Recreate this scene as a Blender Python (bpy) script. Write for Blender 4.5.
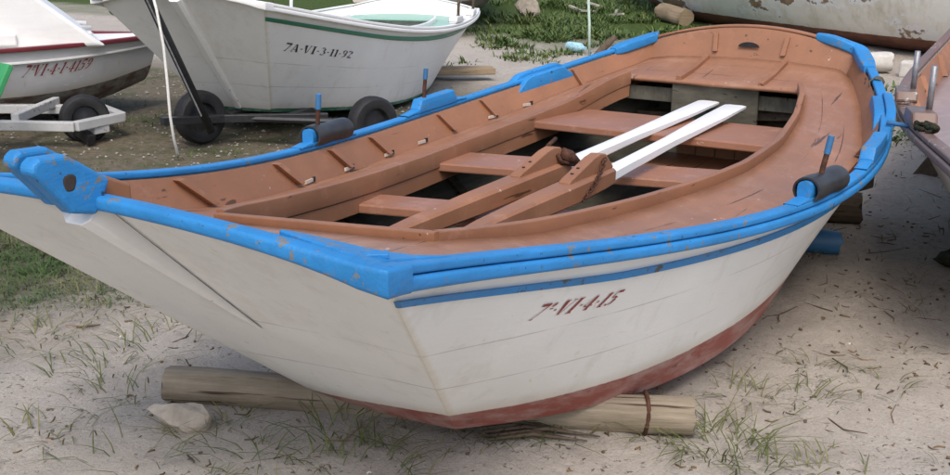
import bpy, bmesh, math, random
import numpy as np
from mathutils import Vector, Matrix, noise as mnoise
R = math.radians
scene = bpy.context.scene
col = scene.collection
for o in list(bpy.data.objects):
    bpy.data.objects.remove(o)
rnd = random.Random(7)

# ------------------------------------------------------------------ camera
CAM = Vector((-1.3427, -1.5949, 1.3971))
FW = Vector((0.8270, 0.4817, -0.2898)).normalized()
RT = Vector((0.5059, -0.8625, 0.0103)).normalized()
cd = bpy.data.cameras.new('camera')
cam = bpy.data.objects.new('camera', cd)
col.objects.link(cam)
UP = RT.cross(FW).normalized()
RT = FW.cross(UP).normalized()
cam.matrix_world = Matrix(((RT.x, UP.x, -FW.x, CAM.x), (RT.y, UP.y, -FW.y, CAM.y),
                           (RT.z, UP.z, -FW.z, CAM.z), (0, 0, 0, 1)))
cd.sensor_width = 36
cd.lens = 1072.1 / 950 * 36
cd.shift_y = 11.0 / 950
cd.clip_start = .05
cd.clip_end = 1000
scene.camera = cam

# ------------------------------------------------------------------ light
world = bpy.data.worlds.new('World')
scene.world = world
world.use_nodes = True
wn = world.node_tree
for n in list(wn.nodes):
    wn.nodes.remove(n)
SUN_DIR = Vector((-.66, -.40, 1.05)).normalized()
sky = wn.nodes.new('ShaderNodeTexSky')
sky.sky_type = 'NISHITA'
sky.sun_disc = False
sky.sun_elevation = math.asin(SUN_DIR.z)
sky.sun_rotation = math.atan2(SUN_DIR.x, SUN_DIR.y)
sky.air_density = 1.0
sky.dust_density = 3.5
sky.ozone_density = 1.0
bg = wn.nodes.new('ShaderNodeBackground')
bg.inputs['Strength'].default_value = .148
wo = wn.nodes.new('ShaderNodeOutputWorld')
wn.links.new(sky.outputs[0], bg.inputs[0])
wn.links.new(bg.outputs[0], wo.inputs[0])
sl = bpy.data.lights.new('sun', 'SUN')
sl.energy = .9
sl.angle = R(22)
sl.color = (1, .985, .955)
sun = bpy.data.objects.new('sun', sl)
col.objects.link(sun)
sun.rotation_euler = (-SUN_DIR).to_track_quat('-Z', 'Y').to_euler()
scene.view_settings.view_transform = 'Standard'
scene.view_settings.look = 'None'
scene.view_settings.exposure = 0.70
scene.view_settings.gamma = 1
scene.view_settings.use_curve_mapping = False

# ------------------------------------------------------------------ helpers
def tag(o, label=None, cat=None, group=None, kind=None):
    for k, v in (('label', label), ('category', cat), ('group', group), ('kind', kind)):
        if v:
            o[k] = v
    return o

def empty(name, loc=(0, 0, 0), rz=0):
    o = bpy.data.objects.new(name, None)
    o.empty_display_size = .2
    o.location = loc
    o.rotation_euler = (0, 0, rz)
    col.objects.link(o)
    return o

class MB:
    def __init__(s):
        s.v = []; s.f = []; s.m = []; s.uv = {}
    def add(s, vs, fs, mi=0, uvs=None):
        b = len(s.v)
        s.v += [tuple(p) for p in vs]
        for f in fs:
            s.f.append(tuple(i + b for i in f)); s.m.append(mi)
        if uvs:
            for i, u in enumerate(uvs):
                s.uv[b + i] = u
    def grid(s, fn, U, V, mi=0, flip=False, uvfn=None):
        vs = [fn(u, v) for u in U for v in V]
        nu, nv = len(U), len(V)
        fs = []
        for i in range(nu - 1):
            for j in range(nv - 1):
                q = (i * nv + j, (i + 1) * nv + j, (i + 1) * nv + j + 1, i * nv + j + 1)
                fs.append(q[::-1] if flip else q)
        s.add(vs, fs, mi, [uvfn(u, v) for u in U for v in V] if uvfn else None)
    def sweep(s, rings, mi=0, caps=True, closed=True):
        n = len(rings[0]); vs = [p for r in rings for p in r]; fs = []
        m = n if closed else n - 1
        for i in range(len(rings) - 1):
            for j in range(m):
                k = (j + 1) % n
                fs.append((i * n + j, i * n + k, (i + 1) * n + k, (i + 1) * n + j))
        if caps and closed:
            fs.append(tuple(range(n))[::-1]); fs.append(tuple(range((len(rings) - 1) * n, len(rings) * n)))
        s.add(vs, fs, mi)
    def tube(s, path, rad, n=10, mi=0, squash=1.0):
        path = [Vector(p) for p in path]
        if not hasattr(rad, '__len__'):
            rad = [rad] * len(path)
        rings = []
        ref = None
        for i, p in enumerate(path):
            t = (path[min(i + 1, len(path) - 1)] - path[max(i - 1, 0)]).normalized()
            if ref is None:
                ref = Vector((0, 0, 1)) if abs(t.z) < .9 else Vector((1, 0, 0))
            a = t.cross(ref).normalized(); b = a.cross(t).normalized(); ref = b
            rings.append([p + a * math.cos(2 * math.pi * k / n) * rad[i] + b * math.sin(2 * math.pi * k / n) * rad[i] * squash for k in range(n)])
        s.sweep(rings, mi)
    def box(s, c, d, rot=None, mi=0):
        c = Vector(c); x, y, z = d[0] / 2, d[1] / 2, d[2] / 2
        vs = [Vector((a, b, e)) for a in (-x, x) for b in (-y, y) for e in (-z, z)]
        if rot is not None:
            vs = [rot @ v for v in vs]
        s.add([c + v for v in vs], [(0, 1, 3, 2), (4, 6, 7, 5), (0, 4, 5, 1), (2, 3, 7, 6), (0, 2, 6, 4), (1, 5, 7, 3)], mi)
    def bar(s, p, q, w, h, mi=0):
        p, q = Vector(p), Vector(q); t = (q - p).normalized()
        a = t.cross(Vector((0, 0, 1)) if abs(t.z) < .95 else Vector((1, 0, 0))).normalized(); b = a.cross(t).normalized()
        s.sweep([[e + a * sx * w / 2 + b * sy * h / 2 for sx, sy in ((-1, -1), (1, -1), (1, 1), (-1, 1))] for e in (p, q)], mi)
    def prism(s, poly, off, mi=0):
        off = Vector(off); poly = [Vector(p) for p in poly]
        s.sweep([poly, [p + off for p in poly]], mi)
    def build(s, name, mats, parent=None, smooth=False, bevel=0, seg=2, fix=True, auto=None):
        me = bpy.data.meshes.new(name)
        me.from_pydata(s.v, [], s.f)
        if not isinstance(mats, (list, tuple)):
            mats = [mats]
        for m in mats:
            me.materials.append(m)
        for p, mi in zip(me.polygons, s.m):
            p.material_index = mi
            p.use_smooth = smooth
        if s.uv:
            ul = me.uv_layers.new(name='UVMap')
            for lp in me.loops:
                ul.data[lp.index].uv = s.uv.get(lp.vertex_index, (0, 0))
        if fix:
            bm = bmesh.new(); bm.from_mesh(me)
            bmesh.ops.recalc_face_normals(bm, faces=bm.faces)
            bm.to_mesh(me); bm.free()
        if smooth and auto:
            try:
                me.set_sharp_from_angle(angle=R(auto))
            except Exception:
                pass
        o = bpy.data.objects.new(name, me)
        col.objects.link(o)
        if parent:
            o.parent = parent
        if bevel:
            b = o.modifiers.new('bevel', 'BEVEL'); b.width = bevel; b.segments = seg; b.limit_method = 'ANGLE'; b.angle_limit = R(40)
            b.harden_normals = False
        return o

# ------------------------------------------------------------------ materials
class NT:
    def __init__(s, name):
        s.m = bpy.data.materials.new(name); s.m.use_nodes = True
        s.t = s.m.node_tree; s.b = s.t.nodes['Principled BSDF']
        s.tc = s.t.nodes.new('ShaderNodeTexCoord')
    def n(s, ty, **kw):
        x = s.t.nodes.new(ty)
        for k, v in kw.items():
            if k in x.inputs and not hasattr(type(x), k):
                x.inputs[k].default_value = v
            else:
                setattr(x, k, v)
        return x
    def l(s, a, b): s.t.links.new(a, b)
    def coord(s, scale=(1, 1, 1), src='Object'):
        mp = s.n('ShaderNodeMapping'); s.l(s.tc.outputs[src], mp.inputs[0]); mp.inputs['Scale'].default_value = scale
        return mp.outputs[0]
    def noise(s, scale, detail=4, rough=.6, co=None, sc=(1, 1, 1)):
        x = s.n('ShaderNodeTexNoise'); x.inputs['Scale'].default_value = scale; x.inputs['Detail'].default_value = detail
        x.inputs['Roughness'].default_value = rough
        s.l(co if co is not None else s.coord(sc), x.inputs['Vector'])
        return x.outputs['Fac']
    def ramp(s, f, a, b, lo=0., hi=1.):
        x = s.n('ShaderNodeMapRange'); x.inputs[1].default_value = a; x.inputs[2].default_value = b
        x.inputs[3].default_value = lo; x.inputs[4].default_value = hi
        s.l(f, x.inputs[0]); return x.outputs[0]
    def mix(s, f, a, b):
        x = s.n('ShaderNodeMix', data_type='RGBA')
        if isinstance(f, (int, float)): x.inputs[0].default_value = f
        else: s.l(f, x.inputs[0])
        for i, c in ((6, a), (7, b)):
            if isinstance(c, tuple): x.inputs[i].default_value = (*c, 1)
            else: s.l(c, x.inputs[i])
        return x.outputs[2]
    def math(s, op, a, b=0.):
        x = s.n('ShaderNodeMath', operation=op)
        for i, c in ((0, a), (1, b)):
            if isinstance(c, (int, float)): x.inputs[i].default_value = c
            else: s.l(c, x.inputs[i])
        return x.outputs[0]
    def bump(s, h, st, dist=.01):
        x = s.n('ShaderNodeBump'); x.inputs['Strength'].default_value = st; x.inputs['Distance'].default_value = dist
        s.l(h, x.inputs['Height']); s.l(x.outputs[0], s.b.inputs['Normal'])
    def out(s, c, rough=.5, spec=.4):
        if isinstance(c, tuple): s.b.inputs['Base Color'].default_value = (*c, 1)
        else: s.l(c, s.b.inputs['Base Color'])
        if isinstance(rough, (int, float)): s.b.inputs['Roughness'].default_value = rough
        else: s.l(rough, s.b.inputs['Roughness'])
        s.b.inputs['Specular IOR Level'].default_value = spec
        return s.m

def mul(c, k): return tuple(x * k for x in c)

def paint(name, c, chip=None, chipamt=.0, vary=.14, rough=.42, grain=(3, 30, 30), wear=None, wearamt=0., spec=.4, bump=.25, specks=False, cracks=False):
    n = NT(name)
    a = n.noise(3.2, 5, .65)
    g = n.noise(1.0, 6, .65, sc=grain)
    k = n.mix(n.ramp(a, .3, .7), mul(c, 1 - vary), mul(c, 1 + vary * .6))
    k = n.mix(n.ramp(g, .35, .8, 0, .3), k, mul(c, .72))
    if wear:
        w = n.noise(7, 8, .75)
        k = n.mix(n.ramp(w, .62 - wearamt * .2, .80 - wearamt * .2, 0, .7), k, wear)
    if chip:
        ch = n.noise(26, 7, .72)
        big = n.noise(2.6, 3)
        f = n.ramp(n.math('ADD', ch, n.math('MULTIPLY', big, .35)), .90 - chipamt, .915 - chipamt)
        k = n.mix(f, k, chip)
    if specks:
        s1 = n.noise(55, 3, .6)
        k = n.mix(n.ramp(n.math('ADD', s1, n.math('MULTIPLY', a, .25)), .80, .83, 0, .8), k, (.03, .03, .03))
        s2 = n.noise(1., 6, .75, sc=(5, 45, 45))
        k = n.mix(n.ramp(s2, .56, .74, 0, .5), k, mul(c, .55))
    if cracks:
        s3 = n.noise(1., 4, .55, sc=(1.4, 30, 34))
        k = n.mix(n.ramp(s3, .665, .69, 0, .85), k, mul(c, .22))
    n.bump(n.math('ADD', n.math('MULTIPLY', g, .7), n.math('MULTIPLY', n.noise(60, 4), .4)), bump, .004)
    n.out(k, n.ramp(a, .3, .7, rough - .08, rough + .12), spec)
    return n.m

def hull_mat(name, white, band, seam=(.10, .09, .07), grime=(.42, .38, .30), thr=.0):
    """white topside above a painted bottom band; UV.y = distance above the paint line, UV.x = nearness of a corner joint"""
    n = NT(name)
    sp = n.n('ShaderNodeSeparateXYZ'); n.l(n.tc.outputs['UV'], sp.inputs[0])
    ux, uy = sp.outputs[0], sp.outputs[1]
    a = n.noise(2.2, 6, .6)
    streak = n.noise(1.0, 6, .65, sc=(9, 9, .9))
    st2 = n.noise(1.0, 3, .5, sc=(26, 26, 1.0))
    k = n.mix(n.ramp(a, .3, .7), mul(white, .90), white)
    k = n.mix(n.ramp(streak, .52, .80, 0, .38), k, grime)
    k = n.mix(n.ramp(st2, .68, .76, 0, .35), k, (.50, .38, .20))
    spk = n.noise(70, 4, .6)
    k = n.mix(n.ramp(spk, .735, .76, 0, .7), k, (.30, .25, .19))
    # plank grain and hairline scratches
    pl = n.noise(1.0, 7, .7, sc=(2.2, 30, 38))
    k = n.mix(n.ramp(pl, .64, .70, 0, .22), k, (.40, .37, .33))
    # plank seams
    for sv in (.24, .47):
        ds = n.math('ABSOLUTE', n.math('SUBTRACT', n.math('ADD', uy, n.math('MULTIPLY', a, .02)), sv))
        k = n.mix(n.math('MULTIPLY', n.ramp(ds, .0016, .004, .55, 0), n.ramp(n.noise(2.6, 4, .6), .42, .58)), k, (.33, .31, .28))
    sc1 = n.noise(1.0, 2, .5, sc=(1.3, 22, 60))
    k = n.mix(n.ramp(sc1, .72, .735, 0, .6), k, (.83, .83, .82))
    # grime just above the paint line
    gl = n.math('ADD', uy, n.math('MULTIPLY', a, .10))
    k = n.mix(n.ramp(gl, .03, .13, .55, 0), k, (.50, .42, .30))
    # caulked corner joint
    cj = n.math('ADD', ux, n.math('MULTIPLY', n.noise(24, 4), .012))
    k = n.mix(n.ramp(cj, .004, .016, .5, 0), k, (.52, .42, .22))
    # bottom paint
    w = n.noise(1.0, 7, .7, sc=(4, 14, 14))
    b = n.mix(n.ramp(w, .42, .62), band, (band[0] * .85 + .14, band[1] * .9 + .16, band[2] * .9 + .15))
    b = n.mix(n.ramp(n.noise(14, 6, .7), .60, .68), b, mul(band, .55))
    e = n.math('ADD', uy, n.math('MULTIPLY', n.math('SUBTRACT', n.noise(11, 6, .7), .5), .022))
    k = n.mix(n.ramp(e, thr - .003, thr + .003), b, k)
    n.bump(n.math('ADD', n.math('MULTIPLY', pl, .6), n.math('MULTIPLY', a, .8)), .35, .006)
    n.out(k, n.ramp(a, .3, .7, .42, .6), .35)
    return n.m

def wood(name, c1, c2, sc=(2, 40, 40), rough=.8, dark=(.03, .025, .02), bump=.6):
    n = NT(name)
    g = n.noise(1.0, 8, .7, sc=sc)
    a = n.noise(4, 5, .6)
    k = n.mix(n.ramp(g, .3, .72), c1, c2)
    k = n.mix(n.ramp(a, .45, .75, 0, .6), k, mul(c1, .7))
    cr = n.noise(1.0, 3, .5, sc=(sc[0] * .8, sc[1] * 1.6, sc[2] * 1.6))
    k = n.mix(n.ramp(cr, .66, .71), k, dark)
    n.bump(g, bump, .006)
    n.out(k, rough, .2)
    return n.m

def plain(name, c, rough=.6, vary=.25, sc=12, spec=.3, metal=0, bump=.2):
    n = NT(name)
    a = n.noise(sc, 6, .65)
    k = n.mix(n.ramp(a, .3, .7), mul(c, 1 - vary), mul(c, 1 + vary))
    n.bump(a, bump, .005)
    n.out(k, rough, spec)
    n.b.inputs['Metallic'].default_value = metal
    return n.m

BLUE = (.026, .215, .51)
BROWN = (.285, .130, .068)
M = {}
M['blue'] = paint('blue_paint', BLUE, chip=(.17, .16, .14), chipamt=.112, vary=.24, rough=.5, wear=(.05, .30, .66), wearamt=.0, spec=.35, bump=.9, specks=True)
M['bluestripe'] = paint('blue_stripe_paint', (.022, .20, .47), chip=(.06, .055, .05), chipamt=.14, vary=.2)
M['brown'] = paint('brown_paint', BROWN, chip=(.50, .42, .36), chipamt=.035, vary=.2, rough=.52, wear=(.40, .21, .14), wearamt=.25, cracks=True)
def deck_mat():
    n = NT('brown_deck_paint')
    c = (.305, .147, .083)
    a = n.noise(2.4, 6, .65)
    g = n.noise(1.0, 7, .7, sc=(3.2, 26, 8))
    k = n.mix(n.ramp(a, .3, .7), mul(c, .86), mul(c, 1.12))
    k = n.mix(n.ramp(g, .4, .78, 0, .45), k, mul(c, .68))
    w = n.noise(6, 9, .78)
    k = n.mix(n.ramp(w, .50, .74, 0, .5), k, (.45, .29, .21))
    dirt = n.noise(1.1, 7, .7)
    k = n.mix(n.ramp(dirt, .52, .70, 0, .45), k, (.15, .085, .055))
    cr = n.noise(1.0, 4, .55, sc=(1.5, 22, 5))
    k = n.mix(n.ramp(cr, .655, .675, 0, .85), k, (.07, .035, .022))
    sc = n.noise(34, 5, .7); big = n.noise(1.7, 2)
    k = n.mix(n.ramp(n.math('ADD', sc, n.math('MULTIPLY', big, .4)), .90, .92, 0, .8), k, (.62, .55, .49))
    # plank seams running fore and aft
    sp = n.n('ShaderNodeSeparateXYZ'); n.l(n.tc.outputs['Object'], sp.inputs[0])
    y = n.math('ADD', sp.outputs[1], n.math('MULTIPLY', sp.outputs[0], .035))
    fr = n.math('ABSOLUTE', n.math('SUBTRACT', n.math('FRACT', n.math('MULTIPLY', y, 5.2)), .5))
    on = n.math('MULTIPLY', n.ramp(n.noise(2.3, 2), .40, .46), n.ramp(sp.outputs[0], .75, .95, 1, 0))
    seam = n.math('MULTIPLY', n.ramp(fr, .0, .016, 1, 0), on)
    su = n.n('ShaderNodeSeparateXYZ'); n.l(n.tc.outputs['UV'], su.inputs[0])
    for sv, q in ((.36, 3.1), (.70, 2.2)):
        ds = n.math('ABSOLUTE', n.math('SUBTRACT', n.math('ADD', su.outputs[0], n.math('MULTIPLY', a, .03)), sv + .015))
        s2 = n.math('MULTIPLY', n.math('MULTIPLY', n.ramp(ds, .003, .009, .85, 0), n.ramp(n.noise(q, 4, .6), .47, .58)), n.ramp(sp.outputs[0], .75, .95))
        seam = n.math('MAXIMUM', seam, s2)
    k = n.mix(seam, k, (.06, .03, .02))
    n.bump(n.math('SUBTRACT', n.math('ADD', g, n.math('MULTIPLY', w, .6)), n.math('MULTIPLY', seam, 2.)), .45, .005)
    n.out(k, n.ramp(a, .3, .7, .38, .55), .4)
    return n.m
M['deck'] = deck_mat()
M['thwart'] = paint('brown_thwart_paint', (.31, .145, .088), chip=(.60, .52, .46), chipamt=.035, vary=.14, grain=(26, 2.5, 30), wear=(.46, .28, .20), wearamt=.35)
M['white_hull'] = hull_mat('white_hull_red_bottom', (.80, .79, .755), (.27, .075, .058))
M['white_hull2'] = hull_mat('white_hull_green_bottom', (.80, .795, .77), (.025, .13, .075), grime=(.50, .42, .32))
M['white_hull3'] = hull_mat('white_hull_grey', (.74, .72, .70), (.16, .10, .08))
M['white'] = paint('white_paint', (.76, .75, .72), chip=(.40, .34, .26), chipamt=.04, vary=.07)
M['oar_white'] = paint('white_oar_paint', (.80, .80, .79), chip=(.45, .25, .10), chipamt=.0, vary=.05, grain=(2, 40, 40))
M['inner'] = wood('weathered_shaded_planks', (.030, .028, .021), (.105, .098, .074), sc=(2, 12, 30))  # weathered wood, its colour darkened further for the shade below the side decks
M['greywood'] = wood('grey_weathered_board', (.07, .066, .05), (.15, .14, .11), sc=(4, 24, 8))
M['lockerwood'] = wood('weathered_locker_board', (.07, .064, .048), (.145, .132, .10), sc=(4, 8, 24))
M['log'] = wood('bleached_log', (.24, .175, .105), (.40, .31, .21), sc=(2.2, 2.2, 60), bump=1.)
M['loghor'] = wood('bleached_log_lying', (.18, .145, .10), (.37, .31, .23), sc=(3, 40, 40), bump=1.2, dark=(.07, .045, .03))
M['darkwood'] = wood('dark_wet_wood', (.07, .05, .035), (.16, .12, .085), sc=(4, 30, 30))
M['tanboards'] = paint('tan_floor_boards', (.38, .20, .105), vary=.2, grain=(3, 40, 40), wear=(.44, .27, .17), wearamt=.2)
M['rubber'] = plain('black_rubber', (.016, .016, .017), .62, .4, 20, .4)
M['pad'] = plain('dark_rubber_pad', (.028, .026, .026), .45, .5, 9, .45, bump=.5)
M['black_metal'] = plain('black_painted_steel', (.018, .018, .02), .4, .4, 30, .5)
M['steel'] = plain('weathered_steel', (.24, .24, .25), .45, .3, 40, .5, .5)
M['rust'] = plain('rusty_iron', (.075, .034, .022), .85, .5, 60, .2, bump=.6)
M['rope'] = plain('white_rope', (.62, .60, .55), .9, .15, 120, .1)
M['rope_green'] = plain('pale_green_rope', (.45, .56, .47), .9, .15, 120, .1)
M['red_letters'] = paint('red_letter_paint', (.27, .035, .028), chip=(.62, .58, .53), chipamt=.06, vary=.2)
M['black_letters'] = paint('black_letter_paint', (.03, .03, .032), chip=(.6, .58, .55), chipamt=.03)
M['green_line'] = paint('green_line_paint', (.04, .20, .12), vary=.15)
M['pale_green'] = paint('pale_green_deck', (.30, .50, .40), vary=.12)
M['deep_green'] = paint('deep_green_paint', (.015, .11, .055), vary=.2)
M['greyrail'] = paint('worn_brown_rail', (.17, .10, .075), chip=(.35, .32, .30), chipamt=.12, vary=.3)
M['pinkdeck'] = paint('faded_pink_grey_deck', (.33, .24, .215), wear=(.42, .34, .32), wearamt=.5, vary=.15)
M['darkred'] = paint('dark_red_paint', (.15, .022, .028), vary=.25)
M['board_green'] = paint('bright_green_paint', (.05, .30, .11), vary=.15, chip=(.5, .6, .5), chipamt=.03)
M['stone'] = plain('pale_stone', (.33, .29, .24), .95, .3, 14, .1, bump=1.)
M['bottle'] = plain('pale_blue_plastic', (.38, .62, .68), .25, .3, 40, .5)
M['bluepipe'] = paint('faded_blue_paint', (.045, .16, .33), chip=(.22, .2, .17), chipamt=.09, vary=.3)
M['palepipe'] = plain('pale_concrete', (.50, .47, .42), .9, .15, 20, .1)
M['weed'] = plain('dark_seaweed', (.03, .032, .02), .9, .5, 30, .1, bump=1.)
M['trailer_white'] = paint('worn_white_trailer', (.50, .50, .49), chip=(.2, .15, .1), chipamt=.1, vary=.2)
M['trash'] = plain('pale_driftwood_scrap', (.42, .38, .33), .5, .1, 30, .3)

# ------------------------------------------------------------------ ground
def sm(a, b, x):
    t = min(1, max(0, (x - a) / (b - a))); return t * t * (3 - 2 * t)
def gz(x, y):
    h = .035 * mnoise.noise(Vector((x * .7, y * .7, .3))) + .018 * mnoise.noise(Vector((x * 2.1, y * 2.1, 1.7)))
    near = 1 - sm(3.5, 7, math.hypot(x - 1.2, y))
    h += near * (.016 * mnoise.noise(Vector((x * 4.5, y * 4.5, 4.))) + .008 * mnoise.noise(Vector((x * 15, y * 15, 2.))))
    h += .55 * sm(12, 22, x) * sm(1, 8, y)      # dune rising behind
    return h
def ground_mat():
    n = NT('sand_with_debris')
    co = n.tc.outputs['Object']
    sp = n.n('ShaderNodeSeparateXYZ'); n.l(co, sp.inputs[0]); X, Y = sp.outputs[0], sp.outputs[1]
    big = n.noise(.55, 6, .6); mid = n.noise(2.6, 7, .68); fine = n.noise(24, 8, .72); grit = n.noise(110, 4, .7); peb = n.noise(46, 5, .65)
    sand = n.mix(n.ramp(mid, .3, .7), (.395, .355, .30), (.52, .475, .415))
    sand = n.mix(n.ramp(grit, .3, .75, 0, .5), sand, (.24, .19, .155))
    sand = n.mix(n.ramp(n.math('ADD', peb, n.math('MULTIPLY', mid, .35)), .79, .83, 0, .85), sand, (.10, .075, .05))
    sand = n.mix(n.ramp(peb, .70, .74, 0, .6), sand, (.60, .55, .50))
    fib = n.noise(1., 6, .7, sc=(60, 22, 40)); fib2 = n.noise(1., 6, .7, sc=(20, 64, 40))
    sand = n.mix(n.ramp(n.math('ADD', fib, n.math('MULTIPLY', mid, .5)), .90, .95, 0, .7), sand, (.14, .105, .07))
    sand = n.mix(n.ramp(n.math('ADD', fib2, n.math('MULTIPLY', mid, .5)), .90, .95, 0, .7), sand, (.12, .105, .06))
    soil = n.mix(n.ramp(fine, .3, .7), (.085, .072, .048), (.195, .165, .12))
    soil = n.mix(n.ramp(grit, .62, .72, 0, .8), soil, (.36, .33, .29))
    soil = n.mix(n.ramp(mid, .48, .66, 0, .75), soil, (.045, .066, .022))
    # soil begins behind the blue boat (y beyond a metre and a half) and gives way to pale sand further off
    m1 = n.ramp(n.math('ADD', n.math('ADD', Y, n.math('MULTIPLY', X, -.12)), n.math('MULTIPLY', big, 2.2)), 2.15, 3.1)
    m2 = n.ramp(n.math('ADD', X, n.math('MULTIPLY', big, 2.)), 7.0, 8.4, 1, 0)
    k = n.mix(n.math('MULTIPLY', m1, m2), sand, soil)
    # damp litter on the right, beyond the boat
    m3 = n.math('MULTIPLY', n.ramp(n.math('ADD', X, n.math('MULTIPLY', big, 1.4)), 2.7, 3.7), n.ramp(Y, 1.2, .6))
    lit = n.mix(n.ramp(fine, .3, .7), (.25, .205, .16), (.45, .385, .325))
    k = n.mix(n.math('MULTIPLY', m3, n.ramp(mid, .25, .6, .2, .75)), k, lit)
    # far green
    m4 = n.math('MULTIPLY', n.ramp(n.math('ADD', X, n.math('MULTIPLY', big, 5.)), 12.5, 14.5), n.ramp(Y, 1.5, 3))
    gr = n.mix(n.ramp(fine, .3, .7), (.028, .05, .012), (.085, .12, .032))
    k = n.mix(m4, k, gr)
    n.bump(n.math('ADD', n.math('ADD', n.math('MULTIPLY', fine, .8), n.math('MULTIPLY', grit, .35)), n.math('MULTIPLY', mid, 1.0)), .8, .02)
    n.out(k, .95, .1)
    return n.m
def build_ground():
    xs = list(np.arange(-.6, 6.0, .05)); y0 = list(np.arange(-2.6, 4.6, .05))
    def ext(a, lo, hi):
        s = .1; p = a[0]; pre = []
        while p > lo: p -= s; s *= 1.22; pre.append(p)
        s = .08; p = a[-1]; post = []
        while p < hi: p += s; s *= 1.10 if s < .5 else 1.25; post.append(p)
        return pre[::-1] + a + post
    X = ext(xs, -150, 400); Y = ext(y0, -300, 300)
    b = MB(); b.grid(lambda x, y: (x, y, gz(x, y)), X, Y)
    o = b.build('sand_ground', ground_mat(), smooth=True)
    tag(o, 'pale beach sand with dark litter, soil and grass patches', None, kind='structure')
build_ground()

# ------------------------------------------------------------------ flat bottomed rowing boat
XS = np.linspace(0, 1, 5)
class Gam:
    L = 4.2
    def __init__(s, p):
        s.p = p
        s.pB, s.pZ, s.pC, s.pK = (np.polyfit(XS, p[k], 4) for k in 'BZCK')
    def b(s, T): return float(np.polyval(s.pB, T))
    def z(s, T): return float(np.polyval(s.pZ, T))
    def side(s, T, v, sg=-1, off=0.):
        L, p = s.L, s.p
        xc = p['r'] + T * (L - p['r'] - p['srake'])
        S = Vector((T * L, sg * (s.b(T) - off), s.z(T)))
        Cn = Vector((xc, sg * (float(np.polyval(s.pC, T)) - off), float(np.polyval(s.pK, T))))
        return S * (1 - v) + Cn * v
    def bow(s, u, v, off=0.):
        p = s.p
        t = Vector((-p['bulge'] * (1 - u * u) + off, u * (p['B'][0] - off), p['Z'][0] + p['crown'] * (1 - u * u)))
        b = Vector((p['r'] - .5 * p['bulge'] * (1 - u * u) + off, u * (p['C'][0] - off), 0))
        return t * (1 - v) + b * v
    def stern(s, u, v, off=0.):
        p = s.p
        t = Vector((s.L + p['sbulge'] * (1 - u * u) - off, u * (p['B'][4] - off), p['Z'][4] + p['scrown'] * (1 - u * u)))
        b = Vector((s.L - p['srake'] - off, u * (p['C'][4] - off), p['K'][4]))
        return t * (1 - v) + b * v
    def nrm(s, T, sg):
        d = (s.side(min(T + .01, 1), 0, sg) - s.side(max(T - .01, 0), 0, sg)); d.z = 0; d.normalize()
        return Vector((-d.y, d.x, 0)) * sg * (1 if True else 1)

def lin(a, b, n): return [a + (b - a) * i / (n - 1) for i in range(n)]

def rounded(o0, o1, z0, z1, r=.008):
    """section with rounded upper corners, (outward, up) pairs"""
    pts = []
    for cx, cz, a0 in ((o1 - r, z0 + r, -90), (o1 - r, z1 - r, 0), (o0 + r, z1 - r, 90), (o0 + r, z0 + r, 180)):
        for k in range(4):
            a = R(a0 + 30 * k); pts.append((cx + r * math.cos(a), cz + r * math.sin(a)))
    return pts

def rail_rings(path, normals, sec):
    return [[p + n * o + Vector((0, 0, z)) for o, z in sec] for p, n in zip(path, normals)]

DEF = dict(deckdrop=.08, camber=.045)
HALF_X = [.655, 1.0, 1.4, 1.8, 2.1, 2.4, 2.8, 3.2, 3.5, 3.68]
HALF_Y = [.335, .372, .405, .455, .50, .54, .55, .51, .455, .405]
def half(x): return float(np.interp(x, HALF_X, HALF_Y))
FAR_X = [.73, .85, 1.24, 1.6, 1.9, 2.2, 2.45, 2.75, 3.07, 3.3, 3.52, 3.71]
FAR_Y = [.42, .47, .55, .605, .64, .662, .672, .655, .615, .58, .53, .47]
def farhalf(x): return float(np.interp(x, FAR_X, FAR_Y))
DR_X = [0, .5, 1.0, 2.8, 3.2, 3.5, 3.8, 4.0, 4.2]
DR_Z = [.066, .075, .098, .098, .093, .084, .078, .076, .074]
def ddrop(x): return float(np.interp(x, DR_X, DR_Z))

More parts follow.
